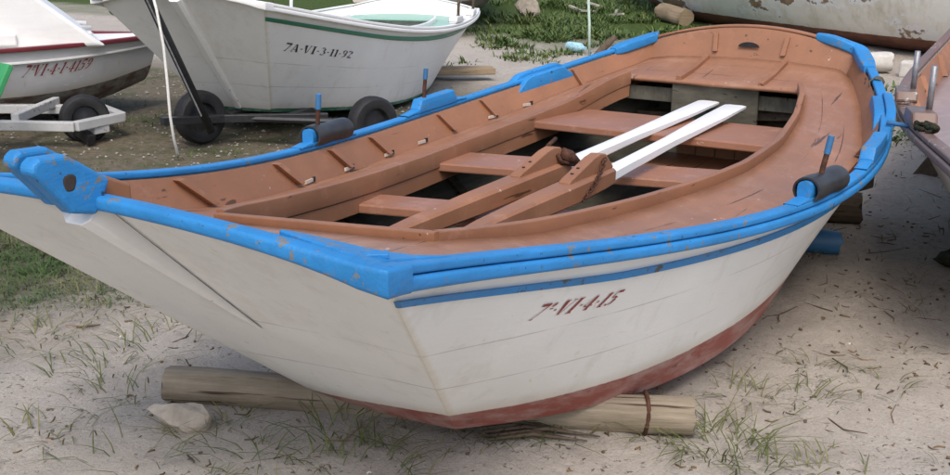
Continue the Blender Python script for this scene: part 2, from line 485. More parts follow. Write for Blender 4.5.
# stencil letters: strokes as (points, widths) in a unit-high box
GL = {
 '7': (.62, [([(.02, .92), (.60, .92)], (.17, .17)), ([(.58, .95), (.40, .5), (.16, .03)], (.10, .07, .05)), ([(.05, .03), (.27, .03)], (.06, .06))]),
 'a': (.34, [([(.08, .92), (.28, .94), (.26, .78), (.10, .74), (.10, .84), (.26, .86)], (.06,) * 6), ([(.06, .60), (.30, .60)], (.06, .06))]),
 '.': (.30, [([(.08, .45), (.20, .45)], (.12, .12))]),
 '-': (.34, [([(.06, .45), (.28, .45)], (.10, .10))]),
 'V': (.72, [([(.08, .98), (.30, .02)], (.24, .09)), ([(.38, .06), (.62, .98)], (.05, .05)), ([(.0, .97), (.28, .97)], (.05, .05)), ([(.5, .97), (.72, .97)], (.05, .05))]),
 'I': (.42, [([(.21, .04), (.21, .96)], (.19, .19)), ([(.03, .03), (.39, .03)], (.06, .06)), ([(.03, .97), (.39, .97)], (.06, .06))]),
 '4': (.66, [([(.42, .98), (.04, .32)], (.05, .05)), ([(.04, .29), (.26, .29)], (.09, .09)), ([(.54, .29), (.64, .29)], (.09, .09)), ([(.43, .90), (.43, .06)], (.17, .17)), ([(.28, .03), (.58, .03)], (.06, .06))]),
 '1': (.40, [([(.22, .05), (.22, .95)], (.17, .17)), ([(.05, .82), (.18, .93)], (.06, .08)), ([(.06, .03), (.38, .03)], (.06, .06))]),
 '5': (.62, [([(.18, .92), (.58, .93)], (.16, .16)), ([(.12, .92), (.10, .58)], (.06, .06)), ([(.10, .55), (.34, .60), (.50, .46)], (.05, .08, .17)), ([(.51, .40), (.46, .16), (.30, .03)], (.18, .14, .06)), ([(.22, .03), (.06, .12)], (.06, .13))]),
 '3': (.60, [([(.08, .86), (.24, .97), (.42, .90)], (.12, .06, .10)), ([(.46, .84), (.42, .62), (.26, .53)], (.16, .12, .05)), ([(.34, .52), (.52, .40), (.50, .20)], (.06, .14, .17)), ([(.46, .10), (.26, .02), (.08, .12)], (.10, .06, .13))]),
 '9': (.60, [([(.30, .97), (.12, .86), (.10, .66)], (.06, .13, .17)), ([(.12, .56), (.26, .47), (.44, .58)], (.10, .05, .06)), ([(.36, .96), (.50, .82), (.52, .58)], (.06, .12, .17)), ([(.51, .50), (.40, .18), (.14, .03)], (.16, .10, .06))]),
 '2': (.60, [([(.08, .80), (.16, .94), (.32, .97)], (.13, .10, .06)), ([(.40, .94), (.50, .78), (.42, .58)], (.10, .17, .13)), ([(.38, .52), (.10, .10)], (.07, .06)), ([(.06, .06), (.56, .08)], (.13, .15))]),
 'A': (.70, [([(.04, .04), (.32, .96)], (.05, .05)), ([(.38, .96), (.58, .06)], (.12, .20)), ([(.18, .32), (.40, .32)], (.06, .06)), ([(.0, .03), (.18, .03)], (.05, .05)), ([(.46, .03), (.72, .03)], (.05, .05))]),
}
def lettering(text, mapf, width, slant=0., gap=.12):
    """mapf(a, h) -> point; the text is scaled to fill a = 0..1"""
    tot = sum(GL[c][0] for c in text) + gap * (len(text) - 1)
    b = MB(); x = 0.
    for c in text:
        w, strokes = GL[c]
        for pts, ws in strokes:
            P = []
            for (p, q) in zip(zip(pts, ws), zip(pts[1:], ws[1:])):
                for k in range(4):
                    t = k / 4
                    P.append(((p[0][0] * (1 - t) + q[0][0] * t, p[0][1] * (1 - t) + q[0][1] * t), p[1] * (1 - t) + q[1] * t))
            P.append((pts[-1], ws[-1]))
            L_, R_ = [], []
            for i, (pt, w_) in enumerate(P):
                a = P[max(i - 1, 0)][0]; e = P[min(i + 1, len(P) - 1)][0]
                d = Vector((e[0] - a[0], e[1] - a[1])).normalized(); nn = Vector((-d.y, d.x)) * w_ / 2
                L_.append(mapf((x + pt[0] + nn.x) / tot, pt[1] + nn.y)); R_.append(mapf((x + pt[0] - nn.x) / tot, pt[1] - nn.y))
            k = len(L_)
            b.add(L_ + R_, [(i, i + 1, k + i + 1, k + i) for i in range(k - 1)])
        x += w + gap
    return b

def make_boat(g, root, mt, full=True, text=None):
    NX = lin(0, 1, 61 if full else 33)
    NV = lin(0, 1, 25)
    vb = mt.get('vb', lambda T: .84)
    b = MB()
    wr = mt.get('warp', 0.006)
    def wob(P, k=1.):
        return P + Vector((0, 1, 0)) * wr * k * mnoise.noise(P * 2.3) if wr else P
    for sg in (-1, 1):
        b.grid(lambda T, v: g.side(T, v, sg), NX, NV, uvfn=lambda T, v: (T * 1.5, vb(T) - v))
    b.grid(lambda u, v: g.bow(u, v), lin(-1, 1, 31), NV, uvfn=lambda u, v: ((1 - abs(u)) * .5, mt.get('vbow', lambda u: .86)(u) - v))
    b.grid(lambda u, v: g.stern(u, v), lin(-1, 1, 25), NV, uvfn=lambda u, v: (.5, .84 - v))
    b.grid(lambda T, s: g.side(T, 1, -1) * (1 - s) + g.side(T, 1, 1) * s, NX, [0, .25, .5, .75, 1], uvfn=lambda T, s: (.5, -.2))
    b.build('hull', mt['hull'], root, smooth=True, auto=30)
    # inner skins: painted bulwark down to the deck, bare planking below
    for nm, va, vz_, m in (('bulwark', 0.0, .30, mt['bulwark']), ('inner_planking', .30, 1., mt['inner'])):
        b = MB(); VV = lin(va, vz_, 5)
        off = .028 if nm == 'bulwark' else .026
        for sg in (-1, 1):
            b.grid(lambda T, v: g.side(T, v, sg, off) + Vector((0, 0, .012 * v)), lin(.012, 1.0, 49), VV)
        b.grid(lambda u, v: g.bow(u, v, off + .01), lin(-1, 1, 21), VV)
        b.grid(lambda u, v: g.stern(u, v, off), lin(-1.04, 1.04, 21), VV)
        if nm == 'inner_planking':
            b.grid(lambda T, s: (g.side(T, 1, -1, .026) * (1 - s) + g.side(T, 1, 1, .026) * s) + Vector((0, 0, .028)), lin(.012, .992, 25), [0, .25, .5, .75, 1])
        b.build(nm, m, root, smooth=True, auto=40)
    # gunwale: cap and rubbing strake on each side, one moulding over the bow, a thin one over the stern
    TT = lin(0, 1.0, 81)
    def pth(sg): return [g.side(min(max(T, 0), 1), 0, sg) + (Vector((-.02, 0, 0)) if T < 0 else Vector((0, 0, 0))) for T in TT]
    cap = rounded(-.021, .021, .000, .0195, .006); strake = rounded(-.002, .028, -.030, -.002, .009)
    for sg in (-1, 1):
        b = MB(); b2 = MB()
        P = pth(sg); N = [g.nrm(min(max(T, 0), 1), sg) for T in TT]
        b.sweep(rail_rings(P, N, cap)); b2.sweep(rail_rings(P, N, strake))
        b.build('gunwale', mt['rail'], root, smooth=True, auto=50)
        b2.build('rubbing_strake', mt['strake'], root, smooth=True, auto=50)
    b = MB(); U = lin(-1, 1, 41); ends = []
    for sg in (-1, 1):
        ends.append([[g.side(T, 0, sg) + g.nrm(T, sg) * o_ + Vector((0, 0, z_)) for o_, z_ in rounded(-.022, .0295, -.0315, .0208, .009)] for T in (.012, .006)])
    mid = []
    for u in U:
        p = g.bow(u, 0); k = 1 if abs(u) > .999 else 0; ns = g.nrm(0, 1 if u > 0 else -1)
        mid.append([p + (Vector((-1, 0, 0)) + ns * k) * o_ + Vector((0, 0, z_)) for o_, z_ in rounded(-.016 - .006 * abs(u) ** 6, .021 + .0075 * abs(u) ** 6, -.012 - .0185 * abs(u) ** 5, .015 + .0056 * abs(u) ** 5, .009)])
    b.sweep(ends[0] + mid + ends[1][::-1])
    b.build('bow_rail', mt['rail'], root, smooth=True, auto=50)
    b = MB(); U = lin(-.99, .99, 31)
    b.sweep(rail_rings([g.stern(u, 0) for u in U], [Vector((1, 0, 0))] * len(U), rounded(-.030, .016, .0, .014, .005)))
    b.build('stern_cap', mt.get('sterncap', mt['rail']), root, smooth=True, auto=50)
    # painted stripe moulding below the gunwale
    for sg in (-1, 1):
        b = MB(); rings = []
        for T in lin(0.0, .97, 61):
            n = g.nrm(T, sg); v = float(np.interp(T, [0, .2, .33, .5, .7, 1], mt.get('stripev', [.122, .16, .155, .15, .14, .12])))
            p = g.side(T, v, sg); dn = (g.side(T, v + .01, sg) - p).normalized()
            h = .0185
            rings.append([p - dn * h + n * .001 - n * .004, p - dn * h + n * .010, p + dn * h * .6 + n * .012, p + dn * h + n * .003, p + dn * h - n * .004])
        b.sweep(rings)
        b.build('stripe_moulding', mt['stripe'], root, smooth=True, auto=40)
    # deck ring round the open well
    NS = [14, 40, 14, 40]
    inner, outer = [], []
    for i in range(NS[0]):
        t = i / NS[0]; inner.append((.73 - .078 * t, .42 - .755 * t)); u = 1 - 2 * t; q = g.bow(u * .97, .17, .10); outer.append((q.x, q.y))
    for i in range(NS[1]):
        t = i / NS[1]; x = .652 + (3.66 - .652) * t; inner.append((x, -half(x)))
        T = .024 + .962 * t; q = g.side(T, .1, -1, .038); outer.append((q.x, q.y))
    for i in range(NS[2]):
        t = i / NS[2]; inner.append((3.66 + .05 * t, -.405 + .875 * t))
        u = -1 + 2 * t; q = g.stern(u * .94, .12, .03); outer.append((q.x, q.y))
    for i in range(NS[3]):
        t = i / NS[3]; x = 3.71 + (.73 - 3.71) * t; inner.append((x, farhalf(x)))
        T = .986 - .962 * t; q = g.side(T, .1, 1, .038); outer.append((q.x, q.y))
    def dz(x, y, s):
        T = min(max(x / g.L, 0), 1)
        ex = .35 * g.p['crown'] * max(0, 1 - x / .6) * (1 - (y / .6) ** 2) if x < .6 else 0
        # stern deck follows the crown of the transom a little
        ex += .30 * g.p['scrown'] * sm(3.7, 4.2, x) * max(0, 1 - (y / .55) ** 2) * s
        k = max(0., min(1., (y + .34) / .76))
        rel = -.036 + .016 * (1 - sm(.65, 1.1, x)) * (1 - k) - .054 * k * (1 - .75 * sm(3.2, 3.7, x))
        return g.z(T) + rel * (1 - s) - ddrop(x) * s + ex
    b = MB(); K = 7; n = len(inner); vs = []
    for k in range(K):
        s = k / (K - 1)
        for (ix, iy), (ox, oy) in zip(inner, outer):
            x = ix * (1 - s) + ox * s; y = iy * (1 - s) + oy * s
            vs.append((x, y, dz(x, y, s)))
    fs = [(k * n + j, k * n + (j + 1) % n, (k + 1) * n + (j + 1) % n, (k + 1) * n + j) for k in range(K - 1) for j in range(n)]
    A_, B_, C_ = (Vector(vs[q]) for q in fs[n + 20][:3])
    if (B_ - A_).cross(C_ - A_).z < 0: fs = [f[::-1] for f in fs]
    b.add(vs, fs, 0, [(k / (K - 1), inner[j][0]) for k in range(K) for j in range(n)])
    o = b.build('deck', mt['deck'], root, smooth=True, fix=False)
    sd = o.modifiers.new('thickness', 'SOLIDIFY'); sd.thickness = .018; sd.offset = -1
    # coaming lip round the well and the beam under it
    b = MB(); b2 = MB()
    segs = ((0, NS[0] + 1), (NS[0], NS[0] + NS[1] + 1), (NS[0] + NS[1] + NS[2], n + 1))
    for si, (a, e) in enumerate(segs):
        rings, r2 = [], []
        for j in range(a, e):
            x, y = inner[j % n]; q0 = inner[(j - 1) % n] if j > a else inner[j % n]; q1 = inner[(j + 1) % n] if j < e - 1 else inner[j % n]
            d = Vector((q1[0] - q0[0], q1[1] - q0[1], 0)).normalized(); nn = Vector((-d.y, d.x, 0))
            if nn.dot(Vector((2.2 - x, -y, 0))) < 0: nn = -nn
            p = Vector((x, y, dz(x, y, 0)))
            if si == 0 : p = p + Vector((-.012, 0, 0))
            rings.append([p + nn * o_ + Vector((0, 0, z_)) for o_, z_ in rounded(-.004, .020, -.012 if si < 2 else -.040, .022 + .014 * sm(.65, 1.1, x) if si < 2 else .030, .004)])
            r2.append([p + nn * o_ + Vector((0, 0, z_)) for o_, z_ in ((-.012, -.10), (.015, -.10), (.015, -.016 if si < 2 else -.043), (-.012, -.016 if si < 2 else -.043))])
        b.sweep(rings)
        for a0 in range(0, len(r2) - 1, 14):
            c = MB(); c.sweep(r2[a0:a0 + 14] + ([] if a0 + 14 >= len(r2) else [[p.lerp(q, .97) for p, q in zip(r2[a0 + 13], r2[a0 + 14])]]))
            c.build('deck_beam', mt['coaming'], root, bevel=.002)
    b.build('coaming', mt['coaming'], root, smooth=True, auto=40)
    # bulwark ribs
    for sg in (-1, 1):
        for x in mt.get('ribs', []):
            if sg < 0 and x > 3.3: continue
            T = x / g.L; n_ = g.nrm(T, sg)
            top = g.side(T, .01, sg, .030); bot = g.side(T, .0, sg, .034); bot = g.side(T + .006, .16, sg, .034)
            b = MB(); tdir = Vector((-n_.y, n_.x, 0)).normalized()
            rings = []
            for p in (top, bot):
                rings.append([p + tdir * sx * .012 - n_ * o_ for sx, o_ in ((-1.3, -.01), (1.3, -.01), (1.3, .020), (-1.3, .020))])
            b.sweep(rings)
            b.build('rib', mt['bulwark'], root, bevel=.003)
    # thwarts
    for x0, x1, zt, arch, skew in mt.get('thwarts', []):
        b = MB(); xm = (x0 + x1) / 2; rings = []
        for y in lin(-half(xm) - .04, farhalf(xm) + .03, 29):
            fr = x0 + arch * sm(.20, .40, y); sk = skew * (.25 - y)
            rings.append([(fr + sk, y, zt - .034), (x1 + sk, y, zt - .034), (x1 + sk, y, zt), (fr + sk, y, zt)])
        b.sweep(rings)
        b.build('thwart', mt['thwart'], root, bevel=.006)
    # frames inside the hull
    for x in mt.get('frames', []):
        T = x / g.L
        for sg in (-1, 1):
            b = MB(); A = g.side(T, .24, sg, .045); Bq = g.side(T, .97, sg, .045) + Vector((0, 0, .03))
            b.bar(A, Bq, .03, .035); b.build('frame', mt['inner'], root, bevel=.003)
    if text:
        s_, mat, mp = text
        def mapf(a, h):
            T, v = mp(a, h)
            return g.side(T, v, -1) + g.nrm(T, -1) * .0025 + Vector((0, 0, -.001))
        o = lettering(s_, mapf, 1).build('registration_number', mat, root, fix=False)
    return dz

def rail_block(g, root, name, mat, x0, x1, sg, o0, o1, z0, z1, r=.012, taper=.02, n=14, bevel=0):
    b = MB(); rings = []
    for i in range(n):
        t = i / (n - 1); x = x0 + (x1 - x0) * t; T = min(x / g.L, 1.0)
        e = min(t, 1 - t) * (x1 - x0); k = min(1, (e / taper)) if taper else 1; k = .35 + .65 * k
        nn = g.nrm(T, sg); p = g.side(T, 0, sg)
        rings.append([p + nn * o + Vector((0, 0, z)) for o, z in rounded(o0, o1, z0, z0 + (z1 - z0) * k, r)])
    b.sweep(rings)
    return b.build(name, mat, root, smooth=True, auto=30)

# ---------------- the blue and white boat in front
G1 = Gam(dict(B=[.6413, .7243, .9138, .87, .5479], Z=[.7418, .5532, .4822, .5377, .6986],
              C=[.2497, .6133, .6726, .5654, .3458], K=[0, -.0431, -.0225, .0354, .0768],
              r=.8721, crown=.0494, scrown=.0927, srake=.23, bulge=.0411, sbulge=.0332))
boat = empty('rowing_boat', (0, 0, .11))
tag(boat, 'white rowing boat with bright blue gunwale and brown deck, on a log in front', 'rowing boat', 'flat bottomed wooden boats on the beach')
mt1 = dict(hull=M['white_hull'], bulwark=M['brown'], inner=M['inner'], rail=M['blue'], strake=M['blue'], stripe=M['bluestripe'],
           sterncap=M['brown'], deck=M['deck'], coaming=M['brown'], thwart=M['thwart'],
           vb=lambda T: float(np.interp(T, [0, .15, .3, .45, 1], [.865, .84, .805, .80, .82])),
           vbow=lambda u: 1.0 - .0675 * (1 - u),
           ribs=[.795, 1.348, 1.74, 2.06, 2.6, 2.93, 3.6],
           thwarts=[(1.62, 1.85, .343, .06, .25), (2.31, 2.57, .37, 0, .25), (2.97, 3.42, .432, 0, .02)],
           frames=[1.0, 1.45, 1.9, 2.35, 2.8, 3.25])
dz1 = make_boat(G1, boat, mt1, True, ('7a.VI.4.15', M['red_letters'],
          lambda a, h: (.098 + .083 * a + .021 * h, .3125 + .0025 * a - .0725 * h)))
# stem fillet tapering down the bow transom
def stem(g, root, mat, k=1., wt=.006, vend=.515):
    b = MB(); rings = []
    for t in lin(0, 1, 16):
        v = -.005 + vend * t; w = .050 * k * (1 - t) + wt; h = .046 * (1 - t) + .004 + wt * .4
        p = g.bow(0, max(v, 0)); n = Vector((-.65, 0, -.76)).normalized()
        rings.append([p + Vector((0, s * w, 0)) + n * o for s, o in ((-1, -.01), (-1, h * .75), (-.55, h), (.55, h), (1, h * .75), (1, -.01))])
    b.sweep(rings)
    return b.build('stem_fillet', mat, root, bevel=.002)
stem(G1, boat, M['white'], .62)
b = MB()
for i in range(12):
    t0, t1 = i / 12, (i + 1) / 12
    q = []
    for t in (t0, t1):
        v = .03 + .475 * t; w = .031 * (1 - t) + .010
        p = G1.bow(-w / .64, v) + Vector((-.65, 0, -.76)) * .0022
        q += [p, p + Vector((0, -.0034 - .0012 * math.sin(t * 37), 0))]
    b.add(q, [(0, 1, 3, 2)])
b.build('open_seam', plain('dark_open_seam', (.05, .042, .035), .9), boat, fix=False)
# bow fairlead: two cheeks with a slot between
prof = [(-.113, .0435), (-.093, .0285 + .01), (-.020, -.028), (-.060, -.114), (-.115, -.106), (-.189, -.015), (-.186, .002), (-.172, .012)]
prof = [(-.113, .893), (-.093, .880), (-.022, .832), (-.058, .772), (-.113, .786), (-.189, .872), (-.184, .888), (-.170, .896)]
for y0, y1 in ((-.052, -.014), (.012, .046)):
    b = MB(); dx = 0 if y0 < 0 else .012
    b.prism([(x + dx, y0, z + (.004 if y0 > 0 else 0)) for x, z in prof], (0, y1 - y0, 0))
    b.build('fairlead_cheek', M['blue'], boat, bevel=.009, seg=3)
b = MB(); b.prism([(-.02, -.028, .775), (.045, -.028, .745), (.045, .028, .745), (-.02, .028, .775)], (.0, 0, .062))
b.build('stem_head_knee', M['brown'], boat, bevel=.006)
b = MB()
b.sweep([[(-.114 + r_ * math.cos(a) * (1 + .12 * math.sin(3 * a)), y_, .843 + r_ * 1.3 * math.sin(a) * (1 + .15 * math.cos(2 * a))) for a in lin(0, 5.9, 14)] for y_, r_ in ((-.0535, .011), (-.0522, .014))])
b.build('bolt_hole', plain('dark_bolt_hole', (.045, .035, .03), .9), boat)
# corner knees on the bow quarters
for sg in (-1, 1):
    pts = [(-.004, .43), (-.004, .625), (.12, .622), (.24, .628)]
    cv = [(.22, .618), (.15, .602), (.105, .575), (.078, .54), (.055, .49), (.025, .445)]
    poly = [(x, sg * y) for x, y in pts + cv]
    b = MB()
    def kz(x, y): return G1.z(max(x, 0) / 4.2) + .0215 + .0494 * (1 - (y / .64) ** 2) * max(0, 1 - x / .35)
    top = [(x, y, kz(x, y)) for x, y in poly]; bt = [(x, y, kz(x, y) - .03) for x, y in poly]
    b.sweep([bt, top])
    b.build('corner_knee', M['blue'], boat, bevel=.004)
b = MB()
pk = Vector((.040, -.598, G1.z(.011) + .0285)); b.box(pk, (.045, .022, .010), Matrix.Rotation(R(-50), 3, 'Z'))
b.build('small_cleat', M['blue'], boat, bevel=.002)
# oar rests on the gunwale: padded rests, plain blocks, split chocks, quarter chocks, thole pins
def pad_rest(g, root, x0, x1, sg, pinx):
    rail_block(g, root, 'oar_rest', M['blue'], x0 - .09, x1 + .04, sg, -.024, .020, .016, .030, .005, .06)
    o = rail_block(g, root, 'oar_rest', M['blue'], x0, x1, sg, -.024, .020, .020, .078, .018, .0)
    b = MB(); r_out, r_in = [], []
    rings = []
    for t in lin(0, 1, 13):
        x = x0 + .016 + (x1 - x0 - .03) * t; T = x / g.L; n = g.nrm(T, sg); p = g.side(T, 0, sg) + Vector((0, 0, .048))
        wv = 1 + .05 * math.sin(t * 9)
        sec = []
        for a in lin(-50, 230, 15): sec.append((-.002 + .043 * wv * math.cos(R(a)), .040 * wv * math.sin(R(a))))
        for a in lin(230, -50, 15): sec.append((-.002 + .036 * wv * math.cos(R(a)), .034 * wv * math.sin(R(a))))
        rings.append([p + n * o_ + Vector((0, 0, z_)) for o_, z_ in sec])
    b.sweep(rings); b.build('rubber_pad', M['pad'], root, smooth=True, auto=50)
    thole(g, root, pinx, sg, .05, .20)
def thole(g, root, x, sg, z0, z1, mat='bluepipe'):
    b = MB(); T = x / g.L; p = g.side(T, 0, sg) - g.nrm(T, sg) * .004
    tilt = Vector((rnd.uniform(-.02, .03), rnd.uniform(-.02, .02), 0))
    b.tube([p + Vector((0, 0, z0)), p + Vector((0, 0, z0 + .05)) + tilt * .2, p + Vector((0, 0, (z0 + z1) / 2 + .02)) + tilt * .6], .0085, 8, 0)
    b.tube([p + Vector((0, 0, (z0 + z1) / 2 + .02)) + tilt * .6, p + Vector((0, 0, z1)) + tilt], .0105, 8, 1)
    b.build('thole_pin', [M['rust'], M[mat]], root, smooth=True, auto=50)
pad_rest(G1, boat, 1.64, 1.93, 1, 1.71)
pad_rest(G1, boat, 1.83, 2.11, -1, 1.955)
for sg in (1, -1):
    rail_block(G1, boat, 'oar_block', M['blue'], 2.38, 2.84, sg, -.024, .020, .018, .036, .006, .1)
    rail_block(G1, boat, 'oar_block', M['blue'], 2.47, 2.76, sg, -.028, .022, .018, .076, .008, .004)
thole(G1, boat, 2.54, 1, .07, .20)
for sg in (1, -1):
    e = 0 if sg > 0 else -.05
    rail_block(G1, boat, 'split_chock', M['blue'], 3.20 + e, 3.60 + e, sg, -.002, .036, -.01, .040, .006, .07)
    rail_block(G1, boat, 'split_chock', M['blue'], 3.21 + e, 3.60 + e, sg, -.046, -.004, -.055, .028, .006, .07)
    b = MB(); P = [G1.side(x / 4.2, 0, sg) for x in lin(3.92, 4.17, 8)] + [G1.stern(sg * u, 0) + Vector((0, 0, 0)) for u in lin(.97, .60 if sg < 0 else .93, 6)]
    rings = []
    for i, p in enumerate(P):
        d = P[min(i + 1, len(P) - 1)] - P[max(i - 1, 0)]; d.z = 0; d.normalize(); n = Vector((d.y, -d.x, 0)) * (-sg)
        w = .7 + .3 * min(1, min(i, len(P) - 1 - i) / 1.5)
        rings.append([p + n * o_ * w + Vector((0, 0, z_ * w)) for o_, z_ in rounded(-.045, .026, -.012, .036, .009)])
    b.sweep(rings); b.build('quarter_chock', M['blue'], boat, smooth=True, auto=40)
b = MB(); T = 3.05 / 4.2; p = G1.side(T, 0, -1); n = G1.nrm(T, -1)
b.tube([p + n * .0 + Vector((0, 0, .035)), p + n * .075 + Vector((0, 0, .028)), p + n * .10 + Vector((0, 0, .028))], [.009, .009, .014], 8)
b.build('side_pin', M['bluepipe'], boat, smooth=True)
b = MB(); pts = []
T = 3.74 / 4.2; p = G1.side(T, 0, -1); n = G1.nrm(T, -1)
for k in range(40):
    a = k * .9; pts.append(p + Vector((-.03 + k * .0017, 0, 0)) + n * (.000 + .028 * math.cos(a)) + Vector((0, 0, .002 + .026 * math.sin(a))))
b.tube(pts, .004, 6); b.build('rope_lashing', M['greywood'], boat, smooth=True)
# scupper holes with pale wood showing along the far bulwark foot
BARE = plain('bare_pale_wood', (.50, .42, .35), .8)
for x in (1.44, 1.75, 2.08, 2.36, 2.93, 3.20):
    T = x / 4.2; q = G1.side(T, .165, 1, .032); d = (G1.side(T + .01, .165, 1, .032) - q).normalized()
    b = MB(); b.box(q + Vector((0, -.004, .0)), (.055, .006, .012), Matrix.Rotation(math.atan2(d.y, d.x), 3, 'Z'))
    b.box(q + d * .033 + Vector((0, -.004, .002)), (.016, .007, .016), Matrix.Rotation(math.atan2(d.y, d.x), 3, 'Z'), mi=1)
    b.build('scupper', [BARE, M['rubber']], boat)
# stern deck battens, limber hole, locker front, floor boards
def sz(x): return dz1(x, 0, max(0, min(1, (x - 3.68) / .5)))
for y in (.20, -.205):
    b = MB(); b.sweep([[(x, y + dy, z + dz_) for dy, dz_ in ((-.013, -.02), (.013, -.02), (.013, .018), (-.013, .018))] for x, z in ((3.70, sz(3.70) + .002), (3.9, sz(3.9) + .0), (4.12, sz(4.12) - .0))])
    b.build('deck_batten', M['brown'], boat, bevel=.003)
    b = MB(); A = G1.stern(y / .5479, .03, .040); Bq = G1.stern(y / .5479, .16, .040)
    b.sweep([[p + Vector((dx, dy, 0)) for dx, dy in ((-.006, -.012), (-.006, .012), (.012, .012), (.012, -.012))] for p in (A, Bq)])
    b.build('stern_rib', M['brown'], boat, bevel=.002)
b = MB(); c = G1.stern(0, .132, .040)
b.prism([c + Vector((-.004 - .0 * a, .055 * math.cos(R(a)), .026 * math.sin(R(a)))) for a in lin(0, 180, 13)], (.004, 0, 0))
b.build('limber_hole', M['rubber'], boat)
zb = sz(3.69) - .02
b = MB(); b.box((3.722, .02, .33), (.022, .43, .47)); b.build('locker_front', M['lockerwood'], boat, bevel=.004)
b = MB(); b.box((3.75, 0, zb - .065), (.022, .98, .07)); b.build('stern_beam', M['greywood'], boat, bevel=.004)
for i, y in enumerate(lin(-.44, .02, 6)):
    b = MB(); b.box((3.36, y, .33), (.018, .088, .14), Matrix.Rotation(R(rnd.uniform(-1, 1)), 3, 'Y'))
    b.build('riser_board', M['tanboards'], boat, bevel=.003)
for i, y in enumerate(lin(-.50, .16, 7)):
    b = MB(); b.box((3.05, y, .27 + rnd.uniform(-.002, .002)), (.60, .105, .02), Matrix.Rotation(R(rnd.uniform(-.6, .6)), 3, 'Z'))
    b.build('floor_board', M['tanboards'], boat, bevel=.003)
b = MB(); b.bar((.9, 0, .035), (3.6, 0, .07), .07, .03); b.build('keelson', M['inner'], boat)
for x, y0, y1, zz in ((3.9, -.5, .5, .36), (3.80, -.45, -.15, .45)):
    b = MB(); b.bar((x, y0, zz), (x + .02, y1, zz - .03), .05, .07)
    b.build('stern_timber', M['darkwood'], boat, bevel=.004)

# ---------------- oars
def oar(pts, label, chain):
    root = empty('oar', pts[0])
    tag(root, label, 'oar', 'oars laid in the boat')
    P = [Vector(p) - Vector(pts[0]) for p in pts]    # loom end, white start, blade start, tip
    ax = (P[1] - P[0]).normalized(); sd_ = Vector((-ax.y, ax.x, 0)).normalized(); up = ax.cross(sd_)
    if up.z < 0: up = -up
    def ring(p, w, h, r=.25):
        q = []
        for sx, sy in ((-1, -1 + r), (-1, 1 - r), (-1 + r, 1), (1 - r, 1), (1, 1 - r), (1, -1 + r), (1 - r, -1), (-1 + r, -1)):
            q.append(p + sd_ * sx * w + up * sy * h)
        return q
    b = MB()
    for_ = lambda t: P[0].lerp(P[1], t)
    b.sweep([ring(for_(t), w, h, .28) for t, w, h in ((0, .022, .022), (.15, .030, .029), (.45, .039, .035), (.7, .043, .037), (.9, .039, .034), (.985, .034, .031), (1, .031, .028))])
    b.build('loom', M['brown'], root, smooth=True, auto=30)
    b = MB()
    a2 = (P[3] - P[1]).normalized()
    g_ = lambda t: P[1].lerp(P[3], t)
    b.sweep([ring(g_(t), w, h, .4) for t, w, h in ((-.004, .029, .026), (.12, .027, .024), (.4, .029, .020), (.6, .040, .016), (.8, .050, .011), (.985, .052, .008), (1, .050, .006))])
    b.build('blade', M['oar_white'], root, smooth=True, auto=40)
    # thole block bolted on top of the loom
    b = MB(); o = P[0].lerp(P[1], 1.0); l = (P[1] - P[0]).length
    f = lambda s, z: o + ax * s + up * z
    z0 = .030
    poly = [f(-.36, z0), f(-.36, z0 + .012), f(-.345, z0 + .018), f(-.165, z0 + .064), f(-.115, z0 + .070), f(-.07, z0 + .062), f(-.004, z0 + .008), f(-.004, z0)]
    b.prism([p - sd_ * .021 for p in poly], sd_ * .042)
    bk = b.build('thole_block', M['brown'], root, bevel=.007)
    for s in (-.30, -.255):
        b = MB(); c = f(s, z0 + .012 + (s + .36) * .255) ; b.tube([c + Vector((0, 0, .0)), c + up * .0045], .006, 8)
        b.build('bolt', M['rubber'], bk)
    b = MB()
    if chain:   # rusty chain down the near flank
        c0 = f(-.10, z0 + .05) - sd_ * .028; c1 = f(-.30, -.026) - sd_ * .042
        N = 14
        for i in range(N):
            t = (i + .5) / N; c = c0.lerp(c1, t) - sd_ * (.012 * math.sin(math.pi * t)); d = (c1 - c0).normalized(); e = (up if i % 2 else sd_); e = (e - d * e.dot(d)).normalized()
            b.tube([c + d * .014 * math.cos(2 * math.pi * k / 8) + e * .007 * math.sin(2 * math.pi * k / 8) for k in range(9)], .0032, 5)
        b.build('chain', M['rust'], root, smooth=True)
    else:
        c = f(-.07, z0 + .042) - sd_ * .024
        b.tube([c, c + ax * .03 - sd_ * .02 - up * .02, c + ax * .07 - sd_ * .03 - up * .045], [.022, .026, .014], 8)
        b.tube([c + ax * -.03, c + ax * -.02 - sd_ * .012 - up * .03, c + ax * .05 - sd_ * .03 - up * .05], .008, 6)
        b.tube([f(-.10, z0 + .066) + sd_ * .02, f(-.02, z0 + .08) + sd_ * .03], .008, 6)
        b.build('shackle', M['rust'], root, smooth=True)
    return root
oar([(1.12, -.095, .540), (2.166, -.103, .534), (2.7, -.11, .552), (3.62, -.118, .588)], 'brown and white oar with a rusty chain on its block, nearer the camera', True)
oar([(1.12, .188, .490), (2.267, .118, .518), (2.75, .09, .540), (3.69, .034, .585)], 'brown and white oar with a rusty shackle on its block, behind the chained one', False)

